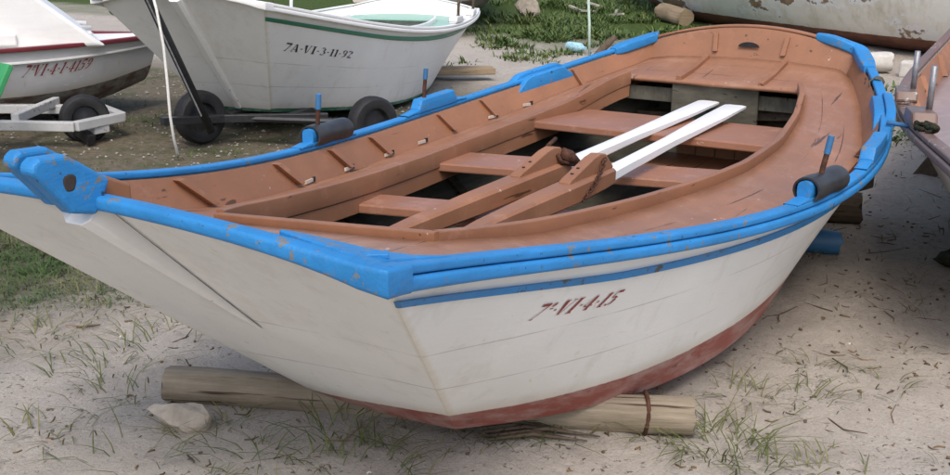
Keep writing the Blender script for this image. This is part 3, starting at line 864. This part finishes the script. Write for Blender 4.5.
# ---------------- white boat on the dolly
G2 = Gam(dict(B=[.5682, .7768, .8694, .8364, .6413], Z=[.7196, .5995, .5375, .561, .6524], C=[.2231, .5725, .6723, .5562, .3223],
              K=[0, -.0325, -.028, .0199, .0792], r=.7358, crown=.0494, scrown=.0927, srake=.2744, bulge=.0239, sbulge=.0332))
wb = empty('rowing_boat', (3.4185, 3.2757, .2077))
wb.rotation_euler = (0, R(3.41), R(13.8))
tag(wb, 'white rowing boat with a thin green line and black numbers, on a black dolly', 'rowing boat', 'flat bottomed wooden boats on the beach')
mt2 = dict(hull=M['white_hull2'], bulwark=M['white'], inner=M['white'], rail=M['white'], strake=M['white'], stripe=M['green_line'],
           deck=M['pale_green'], coaming=M['white'], thwart=M['deep_green'], vb=lambda T: .962, vbow=lambda u: .972, ribs=[], stripev=[.115, .12, .13, .13, .12, .10],
           thwarts=[(1.5, 1.75, .40, 0, 0), (2.2, 2.5, .38, 0, 0), (3.0, 3.4, .43, 0, 0)], frames=[])
make_boat(G2, wb, mt2, False, ('7A-VI-3-11-92', M['black_letters'],
          lambda a, h: (.033 + .172 * a + .010 * h, .3775 + .0175 * a - .08 * h)))
stem(G2, wb, M['white'], .35, .024, .97)
for x, sg in ((2.9, -1), (3.6, -1), (2.9, 1)):
    rail_block(G2, wb, 'oar_block', M['white'], x - .12, x + .12, sg, -.05, .02, .024, .08, .012, .02)
    b = MB(); p = G2.side(x / 4.2, 0, sg); b.tube([p + Vector((0, 0, .05)), p + Vector((.01, 0, .34))], .013, 8); b.build('thole_pin', M['darkwood'], wb, smooth=True)
b = MB(); b.tube([(.35, -.57, .66), (.35, -.575, .86)], .011, 8); b.build('rail_post', M['white'], wb)
PB = paint('pale_blue_paint', (.16, .42, .62))
for s in (1,):
    b = MB(); b.box((-.01, s * .545, .735), (.08, .08, .035)); b.build('corner_cap', PB, wb, bevel=.01)
b = MB(); b.box((1.05, 0, .60), (.6, .55, .03)); b.build('foredeck_hatch', M['brown'], wb, bevel=.005)
# dolly: axle, two wheels, frame, draw pole
def wheel(root, c, r, w, axis):
    b = MB(); axis = Vector(axis).normalized(); a = Vector((0, 0, 1)); e = axis.cross(a).normalized(); c = Vector(c)
    prof_ = [(r * .56, -w * .40), (r * .72, -w * .50), (r * .90, -w * .46), (r * .985, -w * .30), (r, -w * .1), (r * .985, -w * .03), (r, .04 * w), (r, w * .1), (r * .985, w * .30), (r * .90, w * .46), (r * .72, w * .50), (r * .56, w * .40)]
    rings = [[c + axis * h + (a * math.cos(k * math.pi / 16) + e * math.sin(k * math.pi / 16)) * q for q, h in prof_] for k in range(33)]
    b.sweep(rings, caps=False); wo_ = b.build('wheel', M['rubber'], root, smooth=True, auto=40)
    b = MB()
    pr2 = [(.0, -w * .22), (r * .2, -w * .24), (r * .22, -w * .12), (r * .5, -w * .10), (r * .57, -w * .34), (r * .57, w * .34), (r * .5, w * .12), (r * .2, w * .14), (0, w * .2)]
    b.sweep([[c + axis * h + (a * math.cos(k * math.pi / 12) + e * math.sin(k * math.pi / 12)) * q for q, h in pr2] for k in range(25)], caps=False)
    b.build('rim', M['steel'] if r > .2 else M['black_metal'], wo_, smooth=True, auto=40)
dol = empty('boat_dolly', (4.0, 2.95, 0))
tag(dol, 'black two wheeled dolly with a raised draw pole under the white boat with green line', 'dolly')
O = Vector((4.0, 2.95, 0))
W1, W2 = Vector((3.76, 3.47, .17)), Vector((4.28, 2.46, .155))
axd = (W2 - W1).normalized()
wheel(dol, W1 - O, .175, .12, (-.25, -.97, 0)); wheel(dol, W2 - O, .172, .12, (-.38, -.92, 0))
b = MB(); b.tube([W1 - O, W2 - O], .022, 8); b.build('axle', M['black_metal'], dol)
for p, q in (((3.38, 3.42, .20), (3.80, 3.30, .17)), ((3.80, 3.30, .17), (4.25, 2.80, .165)), ((3.95, 3.40, .15), (6.2, 4.10, .07)), ((4.12, 3.05, .15), (6.3, 3.65, .07))):
    b = MB(); b.bar(Vector(p) - O, Vector(q) - O, .05, .05); b.build('frame_beam', M['black_metal'], dol, bevel=.004)
b = MB(); b.tube([Vector((3.56, 3.18, .13)) - O, Vector((3.256, 3.318, .949)) - O, Vector((3.18, 3.352, 1.15)) - O], .027, 10)
b.build('draw_pole', M['black_metal'], dol, smooth=True)
b = MB(); b.tube([Vector((3.49, 3.19, .24)) - O, Vector((3.205, 3.32, 1.02)) - O], .006, 6); b.build('brake_cable', M['steel'], dol)
b = MB(); b.tube([(3.26, 3.29, .98), (3.225, 3.23, .90), (3.22, 3.19, .7), (3.20, 3.16, .5), (3.165, 3.12, .30), (3.19, 3.13, .16), (3.24, 3.16, .06), (3.27, 3.19, .02)], .0085, 8)
b.tube([(3.25, 3.32, .95), (3.26, 3.28, .975), (3.31, 3.30, .96), (3.29, 3.34, .94), (3.24, 3.33, .95)], .008, 6)
tag(b.build('hanging_rope', M['rope'], None, smooth=True), 'thin white rope hanging from the black draw pole to the ground', 'rope')

# ---------------- brown decked boat at the right edge
G3 = Gam(dict(B=[.649, .809, .903, .833, .643], Z=[.738, .575, .526, .564, .638], C=[.281, .557, .572, .477, .338],
              K=[0, -.044, -.02, .037, .077], r=.866, crown=.049, scrown=.093, srake=.235, bulge=.041, sbulge=.033))
rb = empty('rowing_boat', (6.813, -1.486, .131))
rb.rotation_euler = (0, R(1.62), R(186.07)); rb.scale = (1.103,) * 3
tag(rb, 'white rowing boat with worn brown rails and faded pinkish deck, at right edge', 'rowing boat', 'flat bottomed wooden boats on the beach')
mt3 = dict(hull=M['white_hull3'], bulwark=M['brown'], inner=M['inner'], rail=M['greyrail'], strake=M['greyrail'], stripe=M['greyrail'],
           deck=M['pinkdeck'], coaming=M['brown'], thwart=M['brown'], vb=lambda T: .9, ribs=[1.2, 1.75, 2.3, 2.9, 3.5],
           thwarts=[(1.5, 1.75, .40, 0, 0), (2.2, 2.5, .38, 0, 0), (3.0, 3.4, .43, 0, 0)], frames=[])
make_boat(G3, rb, mt3, False)
PINX = (2.7, 3.36)
for x in PINX:
    rail_block(G3, rb, 'oar_block', M['greyrail'], x - .12, x + .12, -1, -.05, .03, .022, .07, .010, .02)
    b = MB(); p = G3.side(x / 4.2, 0, -1) - G3.nrm(x / 4.2, -1) * .035; b.tube([p + Vector((0, 0, .05)), p + Vector((.005, .0, .22))], .011, 8); b.build('thole_pin', M['steel'], rb, smooth=True)
b = MB()
for k in range(5):
    a = k * .9; p = G3.side((PINX[1] + .22) / 4.2, 0, -1); b.tube([p + Vector((.05 * math.cos(a + j) * (.6 + .15 * k), .035 * math.sin(a * 1.7 + j), .022 + .006 * k + .008 * math.sin(j + k))) for j in lin(0, 3, 6)], .008, 6)
b.build('rope_lashing', M['weed'], rb, smooth=True)
# wedge under it
b = MB(); b.prism([(5.30, -.84, 0), (5.30, -.70, 0), (5.30, -.82, .20)], (.10, 0, 0))
tag(b.build('support_wedge', M['darkwood'], None, bevel=.005), 'dark wedge of wood propping the pinkish decked boat', 'wedge')

# ---------------- generic round bilged hull
def loft_hull(root, L, beam, depth, mats, flare=.75, bowp=2.6, sheer=.12, rise=.5, bandv=.8, rail=None, sternw=.8, rake=.12, full=.62):
    """x forward to the bow at 0 (stern at -L), keel at z 0"""
    def hb(s): return beam / 2 * (sternw + (1 - sternw) * sm(0, .4, s)) * (1 - max(0, (s - .35) / .65) ** bowp)
    def pt(s, v, sg):
        w = hb(s); zs = depth * (1 + sheer * (2 * s - .7) ** 2); zk = rise * depth * max(0, (s - .72) / .28) ** 2.2
        a = v * math.pi / 2
        y = w * (math.cos(a) ** full) * (1 - .12 * v)
        z = zk + (zs - zk) * (1 - math.sin(a) ** 1.25 if v < 1 else 0)
        return Vector((-L * (1 - s) - rake * L * v * sm(.7, 1, s) , sg * y, z))
    b = MB()
    S = lin(0, .999, 41); V = lin(0, 1, 17)
    for sg in (-1, 1):
        b.grid(lambda s, v: pt(s, v, sg), S, V, uvfn=lambda s, v: (.5, bandv - v))
    b.grid(lambda y, v: pt(0, v, 1) * (.5 + y / 2) + pt(0, v, -1) * (.5 - y / 2), [-1, 0, 1], V, uvfn=lambda s, v: (.5, bandv - v))
    b.build('hull', mats['hull'], root, smooth=True, auto=40)
    b = MB(); b.grid(lambda s, y: Vector((pt(s, 0, 1).x, y * pt(s, 0, 1).y * .97, pt(s, 0, 1).z - .02 + .04 * (1 - y * y))), S, lin(-1, 1, 7))
    b.build('deck', mats['deck'], root, smooth=True)
    def strip(name, mat, v, o, h):
        b = MB()
        for sg in (-1, 1):
            P = [pt(s, v, sg) for s in S]; N = []
            for i in range(len(P)):
                d = P[min(i + 1, len(P) - 1)] - P[max(i - 1, 0)]; d.z = 0; d.normalize(); N.append(Vector((-d.y, d.x, 0)) * sg)
            b.sweep(rail_rings(P, N, rounded(-.02, o, -h / 2, h / 2, .005)))
        b.build(name, mat, root, smooth=True, auto=50)
    if rail:
        for a in rail: strip(*a)
    return pt

# white motor boat on the trailer, left
lb = empty('motor_boat', (4.50, 4.56, .05), R(-36))
tag(lb, 'small white motor boat with a dark red rail line on a white trailer, left edge', 'motor boat')
m3 = hull_mat('white_fibreglass_brown_bottom', (.62, .61, .60), (.10, .062, .048), grime=(.5, .47, .43))
pt = loft_hull(lb, 3.8, 1.5, .51, dict(hull=m3, deck=M['white']), bowp=3.2, sheer=.02, rise=.38, bandv=.50, rake=.04,
               rail=[('rail', M['darkred'], 0, .03, .028), ('rubbing_strip', M['white'], .16, .02, .018)])
def lmap(a, h):
    s = .737 + .122 * a; v = .30 - .11 * h
    s += .012 * h
    p = pt(s, v, -1); d = pt(s + .01, v, -1) - p; d.z = 0; d.normalize()
    return p + Vector((d.y, -d.x, 0)) * .006
lettering('7aVI-4-1-4159', lmap, 1).build('registration_number', M['red_letters'], lb, fix=False)
b = MB(); b.box((-1.55, 0, .57), (1.1, 1.0, .08)); b.build('hatch_board', M['white'], lb, bevel=.012)
b = MB(); b.prism([(-.42, -.46, .50), (-.95, -.44, .93), (-1.25, -.44, 1.02), (-2.7, -.46, .85), (-2.7, -.50, .50)], (0, .94, 0)); b.build('cabin_top', M['white'], lb, bevel=.03, seg=3)
b = MB(); b.box((-.75, 0, .57), (.5, .55, .04)); b.build('bow_hatch', M['white'], lb, bevel=.01)
for y in (-.36, .36):
    b = MB(); b.tube([(-2.0, y, .66), (-1.2, y * .9, .64), (-.5, y * .55, .61)], .016, 8)
    b.build('hand_rail', M['white'], lb, smooth=True)
tr = empty('boat_trailer', (3.3, 4.05, 0))
tag(tr, 'low white steel boat trailer with small black wheel, left edge', 'trailer')
O = Vector((3.3, 4.05, 0))
for p, q, w in (((2.30, 5.10, .19), (3.152, 3.946, .15), .06), ((3.15, 3.945, .151), (3.56, 3.98, .151), .062), ((3.56, 3.98, .15), (3.75, 4.45, .15), .06), ((2.95, 4.25, .20), (3.55, 4.60, .20), .05), ((3.70, 4.3, .15), (2.7, 5.6, .18), .06)):
    b = MB(); b.bar(Vector(p) - O, Vector(q) - O, w, .06); b.build('frame_beam', M['trailer_white'], tr, bevel=.006)
b = MB(); b.box(Vector((3.36, 3.99, .10)) - O, (.12, .10, .05)); b.build('spring_bracket', M['trailer_white'], tr, bevel=.005)
wheel(tr, Vector((3.36, 4.10, .155)) - O, .158, .11, Vector((-.5, -.85, 0)))
wheel(tr, Vector((3.9, 4.95, .165)) - O, .172, .11, Vector((-.5, -.85, 0)))
b = MB(); b.tube([Vector((3.36, 4.10, .165)) - O, Vector((3.9, 4.95, .165)) - O], .025, 8); b.bar(Vector((3.25, 3.92, .05)) - O, Vector((3.30, 4.2, .13)) - O, .05, .06); b.build('axle', M['black_metal'], tr)

# dark red boat further behind it
dr = empty('moored_boat', (6.6, 8.2, .15), R(-30))
tag(dr, 'dark red hull showing above the white motor boat, top left corner', 'boat')
loft_hull(dr, 4.2, 1.7, .85, dict(hull=M['darkred'], deck=M['darkred']), rail=[('rail', M['darkred'], 0, .04, .04)])

# green board and black outboard motor at the left edge
b = MB(); b.bar((2.42, 4.06, .02), (2.74, 4.00, .58), .17, .035)
tag(b.build('painted_board', M['board_green'], None, bevel=.006), 'bright green painted board leaning beside a black outboard motor', 'board')
ob = empty('outboard_motor', (2.60, 4.24, 0)); ob.rotation_euler = (0, R(8), R(20))
tag(ob, 'black outboard motor standing by the green board, left edge', 'outboard motor')
b = MB(); b.sweep([[(dx * w, dy * w2, z) for dx, dy in ((-1, -.6), (-.6, -1), (.6, -1), (1, -.6), (1, .6), (.6, 1), (-.6, 1), (-1, .6))] for z, w, w2 in ((.40, .09, .08), (.44, .13, .10), (.56, .14, .105), (.64, .12, .09), (.67, .07, .05))])
b.build('cowling', M['black_metal'], ob, smooth=True, auto=35)
b = MB(); b.sweep([[(dx * w, dy * w2, z) for dx, dy in ((-1, -.5), (0, -1), (1, -.5), (1, .5), (0, 1), (-1, .5))] for z, w, w2 in ((.03, .045, .02), (.12, .05, .03), (.40, .07, .05))])
b.box((0.02, 0, .14), (.22, .12, .012)); b.build('leg', M['black_metal'], ob, bevel=.003)
b = MB()
for k in range(3):
    a = k * 2.094; b.bar((.07, .02 * math.cos(a), .07 + .02 * math.sin(a)), (.085, .075 * math.cos(a), .07 + .075 * math.sin(a)), .045, .008)
b.tube([(.03, 0, .07), (.10, 0, .07)], [.028, .014], 8); b.build('propeller', M['steel'], ob)

# ---------------- big peeling hull, top right
def peel_mat():
    n = NT('peeling_white_hull')
    sp = n.n('ShaderNodeSeparateXYZ'); n.l(n.tc.outputs['UV'], sp.inputs[0]); uy = sp.outputs[1]
    a = n.noise(1.6, 6, .65); st = n.noise(1, 6, .7, sc=(4.5, 4.5, .6))
    k = n.mix(n.ramp(a, .3, .7), (.64, .61, .53), (.76, .74, .67))
    k = n.mix(n.ramp(st, .50, .72, 0, .55), k, (.36, .30, .18))
    p = n.noise(.85, 8, .6, sc=(1, 1, 1.5))
    k = n.mix(n.ramp(p, .505, .52), k, (.70, .70, .69))
    k = n.mix(n.ramp(p, .53, .538), k, n.mix(n.ramp(n.noise(9, 6), .3, .7), (.17, .11, .06), (.33, .23, .14)))
    w = n.noise(1, 7, .7, sc=(3, 3, 12))
    bb = n.mix(n.ramp(w, .35, .7), (.12, .05, .03), (.23, .105, .07))
    e = n.math('ADD', uy, n.math('MULTIPLY', n.math('SUBTRACT', n.noise(6, 5), .5), .02))
    k = n.mix(n.ramp(e, -.002, .002), bb, k)
    n.bump(n.math('ADD', p, w), .4, .02); n.out(k, .65, .25)
    return n.m
bb = empty('fishing_boat', (16.35, 6.05, -.01), R(59))
tag(bb, 'large old white hull with peeling paint and a dark brown bottom, top right', 'fishing boat')
PT = {}
PT["bb"] = loft_hull(bb, 10.5, 2.6, 1.15, dict(hull=peel_mat(), deck=M['greywood']), bowp=2.4, rise=.16, bandv=.66, sternw=.7, full=.45, rail=[('rail', M['darkwood'], 0, .05, .06)])
for t in (-2.0, -4.5, -7.0):
    b = MB(); b.box((t, 0, -.09), (.25, 1.2, .16))
    b.build('keel_block', M['darkwood'], bb, bevel=.01)
b = MB(); b.tube([(-1.5, 0, .03), (-8.5, 0, .0)], .06, 6); b.build('keel', M['darkwood'], bb)
# hull behind the white boat
hb_ = empty('moored_boat', (14.7, 7.7, .08), R(19))
tag(hb_, 'grey white hull with a brown bottom, behind the stern of the green lined white boat', 'boat')
PT["hb_"] = loft_hull(hb_, 5.2, 1.8, .85, dict(hull=hull_mat('grey_white_brown_bottom', (.55, .54, .52), (.13, .085, .065), grime=(.4, .36, .3)), deck=M['greywood']),
          bowp=2.2, rise=.5, bandv=.45, rail=[('rail', M['darkwood'], 0, .04, .05)])

# ---------------- logs, stone and small things
def log(name, p, q, r, mat, label, group=None, cat='log', band=None, seed=0, sides=22, cat_mi=None):
    p, q = Vector(p), Vector(q); d = (q - p); L = d.length; ax = d.normalized()
    root = None
    b = MB(); rings = []
    N = 16
    for i in range(N + 1):
        t = i / N; c = Vector((L * t, .012 * math.sin(t * 4 + seed), .010 * math.sin(t * 5 + seed * 2))); ring = []
        for k in range(sides):
            a = 2 * math.pi * k / sides
            rr = r * (1 + .10 * mnoise.noise(Vector((math.cos(a) * 1.3, math.sin(a) * 1.3, t * 2.5 + seed))) + .07 * mnoise.noise(Vector((math.cos(a) * 5, math.sin(a) * 5, seed * 3. + t)))) * (1 - (.05 if i in (0, N) else 0))
            ring.append(c + Vector(((rr * .35 * mnoise.noise(Vector((math.cos(a) * 2, math.sin(a) * 2, seed + 9.))) if i in (0, N) else 0), math.cos(a) * rr, math.sin(a) * rr)))
        rings.append(ring)
    b.sweep(rings)
    o = b.build(name, mat, None, smooth=True, auto=40)
    o.location = p
    o.rotation_euler = ax.to_track_quat('X', 'Z').to_euler()
    tag(o, label, cat, group)
    if band:
        bm_ = MB(); bm_.tube([(band + .004 * math.cos(k), r * 1.13 * math.cos(R(24 * k)), r * 1.13 * math.sin(R(24 * k))) for k in range(16)], .007, 6)
        bm_.build('wire_band', M['rust'], o, smooth=True)
    return o
log('log_roller', (.775, .715, .040), (1.425, -.72, .040), .056, M['loghor'], 'bleached wooden log under the bow of the blue railed boat', 'logs under boats', band=1.44, seed=1)
log('log_roller', (3.65, .6, .075), (4.02, -.66, .075), .085, M['darkwood'], 'thick dark log under the stern of the blue railed boat', 'logs under boats', seed=5)
log('log_roller', (3.20, .25, .055), (3.45, -.69, .055), .058, M['bluepipe'], 'faded blue painted roller under the stern of the blue railed boat', 'logs under boats', seed=9)
b = MB(); b.box((4.18, -.58, .18), (.14, .16, .075), Matrix.Rotation(R(-18), 3, 'Z'))
tag(b.build('wood_block', M['darkwood'], None, bevel=.008), 'small dark block on the thick log under the stern', 'block')
log('log_roller', (9.9, .85, .10), (10.15, .28, .10), .10, M['palepipe'], 'pale round roller on the sand before the large peeling hull', 'logs under boats', seed=11)
log('log_roller', (14.25, 4.30, .16), (13.85, 3.75, .13), .13, M['log'], 'grey weathered log lying by the large peeling hull', 'logs under boats', seed=13)
b = MB(); b.box((10.0, .05, .07), (.18, .22, .16)); tag(b.build('wood_block', M['palepipe'], None, bevel=.02), 'pale square block beside the round roller, before the peeling hull', 'block')
def stone(name, loc, size, seed, mat, label, cat, rz=0, cuts=3):
    bm = bmesh.new(); bmesh.ops.create_icosphere(bm, subdivisions=cuts, radius=1)
    rr = random.Random(seed); planes = [(Vector((rr.uniform(-1, 1), rr.uniform(-1, 1), rr.uniform(-1, 1))).normalized(), rr.uniform(.36, .66)) for _ in range(16)]
    for v in bm.verts:
        p = v.co.normalized()
        k = min([1.0] + [d / max(p.dot(n), .01) for n, d in planes if p.dot(n) > .2])
        v.co = p * k * (1 + .05 * mnoise.noise(p * 4 + Vector((seed, 0, 0))))
        v.co = Vector((v.co.x * size[0], v.co.y * size[1], v.co.z * size[2]))
    me = bpy.data.meshes.new(name); bm.to_mesh(me); bm.free(); me.materials.append(mat)
    o = bpy.data.objects.new(name, me); col.objects.link(o); o.location = loc; o.rotation_euler = (R(4), R(-6), rz)
    tag(o, label, cat); return o
stone('stone', (.66, .515, .035), (.085, .175, .085), 4, M['stone'], 'flat pale stone in front of the bleached log', 'stone', R(10))
stone('seaweed_clump', (3.50, -1.17, .03), (.10, .14, .09), 8, M['weed'], 'dark seaweed clump on the sand at the right edge', 'seaweed', R(40))
b = MB(); b.tube([(10.02, 3.80, .06), (9.96, 3.70, .06), (9.91, 3.60, .06), (9.885, 3.55, .06), (9.87, 3.52, .06)], [.05, .055, .055, .025, .022], 12)
tag(b.build('plastic_bottle', M['bottle'], None, smooth=True, auto=50), 'pale blue plastic bottle lying on the grass', 'bottle')
b = MB(); b.tube([(9.72, 3.40, .01), (9.73, 3.42, .35), (9.80, 3.50, .9), (9.9, 3.6, 1.6)], .016, 8)
tag(b.build('mooring_rope', M['rope_green'], None, smooth=True), 'pale green rope rising taut from the grass out of the picture', 'rope')
b = MB(); b.tube([(9.65, 3.32, -.02), (9.80, 3.22, .14), (9.85, 3.15, .22)], [.035, .045, .03], 8)
tag(b.build('wooden_stake', M['darkwood'], None, smooth=True, auto=50), 'short brown stake leaning by the foot of the green rope', 'stake')
stone('rubble', (13.3, 6.1, .22 + gz(13.3, 6.1)), (.22, .28, .28), 17, M['stone'], 'brown rubble lump in grass at the corner of the grey white hull', 'stone')
b = MB(); b.bar((7.0, 3.85, .09), (7.45, 3.35, .09), .22, .06); tag(b.build('driftwood_plank', M['log'], None, bevel=.01), 'tan driftwood plank on the sand at the white stern', 'plank')
b = MB()
for k in range(5):
    x, y = 14.6 + rnd.uniform(-.6, .6), 5.35 + rnd.uniform(-.5, .5); z = gz(x, y) + .06
    a = rnd.uniform(0, 6.3); b.bar((x, y, z), (x + .3 * math.cos(a), y + .3 * math.sin(a), z + rnd.uniform(-.02, .12)), .05, .03)
tag(b.build('driftwood_scraps', M['trash'], None), 'pale driftwood scraps lying in the far grass', 'scraps', kind='stuff')

# ------------------------------------------------------------------ grass and beach litter (nobody could count it)
def grass_mat(name, c1, c2, dry):
    n = NT(name)
    a = n.noise(3, 3); i = n.n('ShaderNodeTexNoise'); i.inputs['Scale'].default_value = 40; n.l(n.tc.outputs['Object'], i.inputs['Vector'])
    k = n.mix(n.ramp(i.outputs['Fac'], .35, .65), c1, c2)
    k = n.mix(n.ramp(a, .46, .7, 0, .8), k, dry)
    n.out(k, .6, .25)
    n.b.inputs['Transmission Weight'].default_value = 0
    return n.m
def blades(items, name, mat, label):
    """items: (x, y, z, height, lean, azimuth, width)"""
    V = []; F = []
    for x, y, z, h, ln, az, w in items:
        b = len(V); ca, sa = math.cos(az), math.sin(az)
        for k, (t, ww) in enumerate(((0, .8), (.4, 1.), (.75, .7), (1., .08))):
            r = ln * h * t ** 1.7; zz = z + h * t * (1 - .28 * ln * t)
            cx, cy = x + ca * r, y + sa * r
            V.append((cx - sa * w * ww / 2, cy + ca * w * ww / 2, zz)); V.append((cx + sa * w * ww / 2, cy - ca * w * ww / 2, zz))
        for k in range(3):
            F.append((b + 2 * k, b + 2 * k + 1, b + 2 * k + 3, b + 2 * k + 2))
    me = bpy.data.meshes.new(name); me.from_pydata(V, [], F); me.materials.append(mat)
    o = bpy.data.objects.new(name, me); col.objects.link(o)
    tag(o, label, 'grass', kind='stuff')
    return o
gr = random.Random(21)
def tuft(L, x, y, n, h, spread, w=.0042, lean=(.7, 2.4)):
    for _ in range(n):
        a = gr.uniform(0, 6.283); r = spread * math.sqrt(gr.random())
        px, py = x + r * math.cos(a), y + r * math.sin(a)
        L.append((px, py, gz(px, py) - .003, h * gr.uniform(.45, 1.15), gr.uniform(*lean), a + gr.uniform(-1.2, 1.2), w * gr.uniform(.7, 1.3)))
near = []
for x, y, n, h, s in [(.861, 1.41, 26, .10, .14), (1.284, 1.599, 24, .09, .2), (.843, .149, 22, .13, .09), (.788, -.047, 30, .09, .14), (.68, .023, 16, .08, .1),
        (1.396, -.812, 46, .11, .13), (1.772, -.771, 18, .09, .09), (1.826, -.929, 24, .08, .12), (1.303, -.995, 22, .09, .13), (1.381, -1.122, 14, .08, .12),
        (1.366, -.643, 16, .10, .07), (1.215, -.396, 26, .12, .10), (1.152, -.233, 30, .09, .14), (1.02, -.12, 34, .08, .15), (1.382, -.415, 14, .09, .08), (.365, .868, 16, .09, .12),
        (.71, .809, 20, .10, .15), (.457, .836, 14, .09, .12), (2.08, -1.121, 12, .08, .1), (2.147, -.915, 16, .06, .12), (1.323, -.865, 26, .10, .12),
        (1.026, 1.058, 26, .10, .18), (.837, 1.04, 22, .08, .16), (.457, .494, 14, .10, .12), (.664, .381, 18, .09, .12), (.782, .432, 12, .07, .08), (.57, .22, 16, .09, .12)]:
    tuft(near, x, y, int(n * 1.25), h * .95, s * 1.15)
for _ in range(150):
    x, y = gr.uniform(.2, 3.4), gr.uniform(-1.6, 2.2); tuft(near, x, y, gr.randint(3, 9), gr.uniform(.03, .065), .06, .003)
for _ in range(130):
    x, y = gr.uniform(2.3, 6.5), gr.uniform(-1.5, .2); tuft(near, x, y, gr.randint(2, 7), gr.uniform(.03, .07), .08, .004)
left = []
for _ in range(420):
    x = gr.gauss(1.55, .30); y = gr.gauss(2.35, .35)
    tuft(left, x, y, gr.randint(4, 10), gr.uniform(.04, .09), .07, .004)
for _ in range(130):
    x = gr.gauss(1.2, .25); y = gr.gauss(1.75, .25); tuft(left, x, y, gr.randint(4, 8), gr.uniform(.04, .07), .07, .0035)
for _ in range(760):
    x = gr.uniform(1.9, 6.2); y = gr.uniform(1.7, 6.0)
    if mnoise.noise(Vector((x * .9, y * .9, 7.))) > -.05:
        tuft(left, x, y, gr.randint(4, 9), gr.uniform(.03, .07), .12, .005)
blades(near, 'beach_grass', grass_mat('sparse_grass', (.065, .085, .025), (.125, .14, .045), (.25, .20, .10)), 'sparse thin grass tufts growing in the pale sand')
blades(left, 'short_grass', grass_mat('short_grass', (.032, .068, .014), (.075, .12, .03), (.15, .14, .06)), 'short dull green grass behind the blue railed boat')
far = []
def patch(cx, cy, rx, ry, n, h):
    for _ in range(n):
        a = gr.uniform(0, 6.283); r = math.sqrt(gr.random()); x, y = cx + rx * r * math.cos(a), cy + ry * r * math.sin(a)
        if mnoise.noise(Vector((x * 1.1, y * 1.1, 3.))) > -.02 or r < .25:
            tuft(far, x, y, gr.randint(5, 10), h * gr.uniform(.4, 1.) * (.75 + .9 * max(0, mnoise.noise(Vector((x * 2.3, y * 2.3, 1.))))), .13, gr.choice((.010, .014, .024)), (.3, 1.6))
patch(15.2, 5.6, 3.6, 1.9, 1500, .22); patch(12.4, 5.0, 1.6, 1.3, 480, .20); patch(10.9, 4.45, 1.0, .8, 330, .22); patch(9.3, 3.75, .5, .45, 90, .12)
patch(19, 6.5, 3, 3, 500, .3); patch(10.0, 4.6, .4, .3, 40, .12); patch(8.4, 4.2, .5, .4, 60, .09); patch(13.0, 3.4, 1.2, .5, 120, .12)
for cx, cy in ((9.3, .03), (8.0, -.07), (7.2, -.25), (8.5, .15), (6.6, -.3), (10.2, .8)):
    patch(cx, cy, .35, .2, 26, .09)
blades(far, 'dune_grass', grass_mat('dune_grass', (.040, .075, .016), (.10, .15, .04), (.15, .17, .06)), 'green dune grass covering the sand far behind the boats')
# litter: twigs, weed scraps, shells
b = MB(); lr = random.Random(5)
for i in range(2700):
    if i < 1800: x, y = lr.uniform(.1, 4.2), lr.uniform(-1.9, 2.6)
    else: x, y = lr.uniform(2.2, 7.5), lr.uniform(-1.8, .3)
    if i % 3 and mnoise.noise(Vector((x * 2.2, y * 2.2, 9.))) < .02: continue
    z = gz(x, y); a = lr.uniform(0, 6.28); k = lr.random(); l = lr.uniform(.008, .04) if k < .8 else lr.uniform(.06, .17)
    t = lr.uniform(.0013, .003); bend = lr.uniform(-.3, .3) * l
    mi = 0 if lr.random() < .6 else (1 if lr.random() < .88 else 2)
    if mi == 2: k = 0; l = lr.uniform(.004, .012)
    if lr.random() < .35: l = lr.uniform(.006, .016); t = lr.uniform(.002, .005)
    d = Vector((math.cos(a), math.sin(a), 0)); e = Vector((-d.y, d.x, 0)); p = Vector((x, y, z + t * .6))
    b.tube([p - d * l / 2, p + e * bend, p + d * l / 2 + Vector((0, 0, lr.uniform(0, .25) * l))], [t, t * 1.1, t * .6], 5, mi)
tag(b.build('beach_litter', [plain('dark_litter', (.10, .072, .05), .9), plain('brown_twigs', (.17, .11, .06), .9), plain('pale_shell_bits', (.62, .58, .52), .7)], None, smooth=True),
    'dark twigs, weed scraps and shell bits strewn over the sand', 'litter', kind='stuff')
b = MB(); lr = random.Random(11)
for i in range(2600):
    x, y = lr.uniform(1.6, 6.8), lr.uniform(1.5, 6.3)
    if mnoise.noise(Vector((x * .8, y * .8, 2.))) < -.15: continue
    r = lr.uniform(.004, .013) * (1.8 if lr.random() < .08 else 1); z = gz(x, y) + r * .3; a = lr.uniform(0, 3)
    c, s_ = math.cos(a) * r, math.sin(a) * r
    b.add([(x + c, y + s_, z), (x - s_, y + c * .8, z), (x - c, y - s_, z), (x + s_, y - c * .8, z), (x, y, z + r * .6), (x, y, z - r * .6)],
          [(0, 1, 4), (1, 2, 4), (2, 3, 4), (3, 0, 4), (1, 0, 5), (2, 1, 5), (3, 2, 5), (0, 3, 5)], 0 if lr.random() < .95 else 1)
tag(b.build('gravel', [plain('grey_gravel', (.26, .24, .21), .95), plain('white_gravel', (.36, .34, .30), .95)], None), 'grey and white gravel in the soil behind the blue railed boat', 'gravel', kind='stuff')
b = MB()
for k in range(7):
    y = -.16 - .02 * k; x = 1.05 + rnd.uniform(-.02, .05)
    b.tube([(x, y, .012), (x + .08, y - .10, .022), (x + .12 + rnd.uniform(-.03, .05), y - .24, .010)], [.004, .007, .002], 6)
tag(b.build('dry_branch', M['darkwood'], None, smooth=True), 'dry brown branch on the sand under the near bow corner', 'branch')
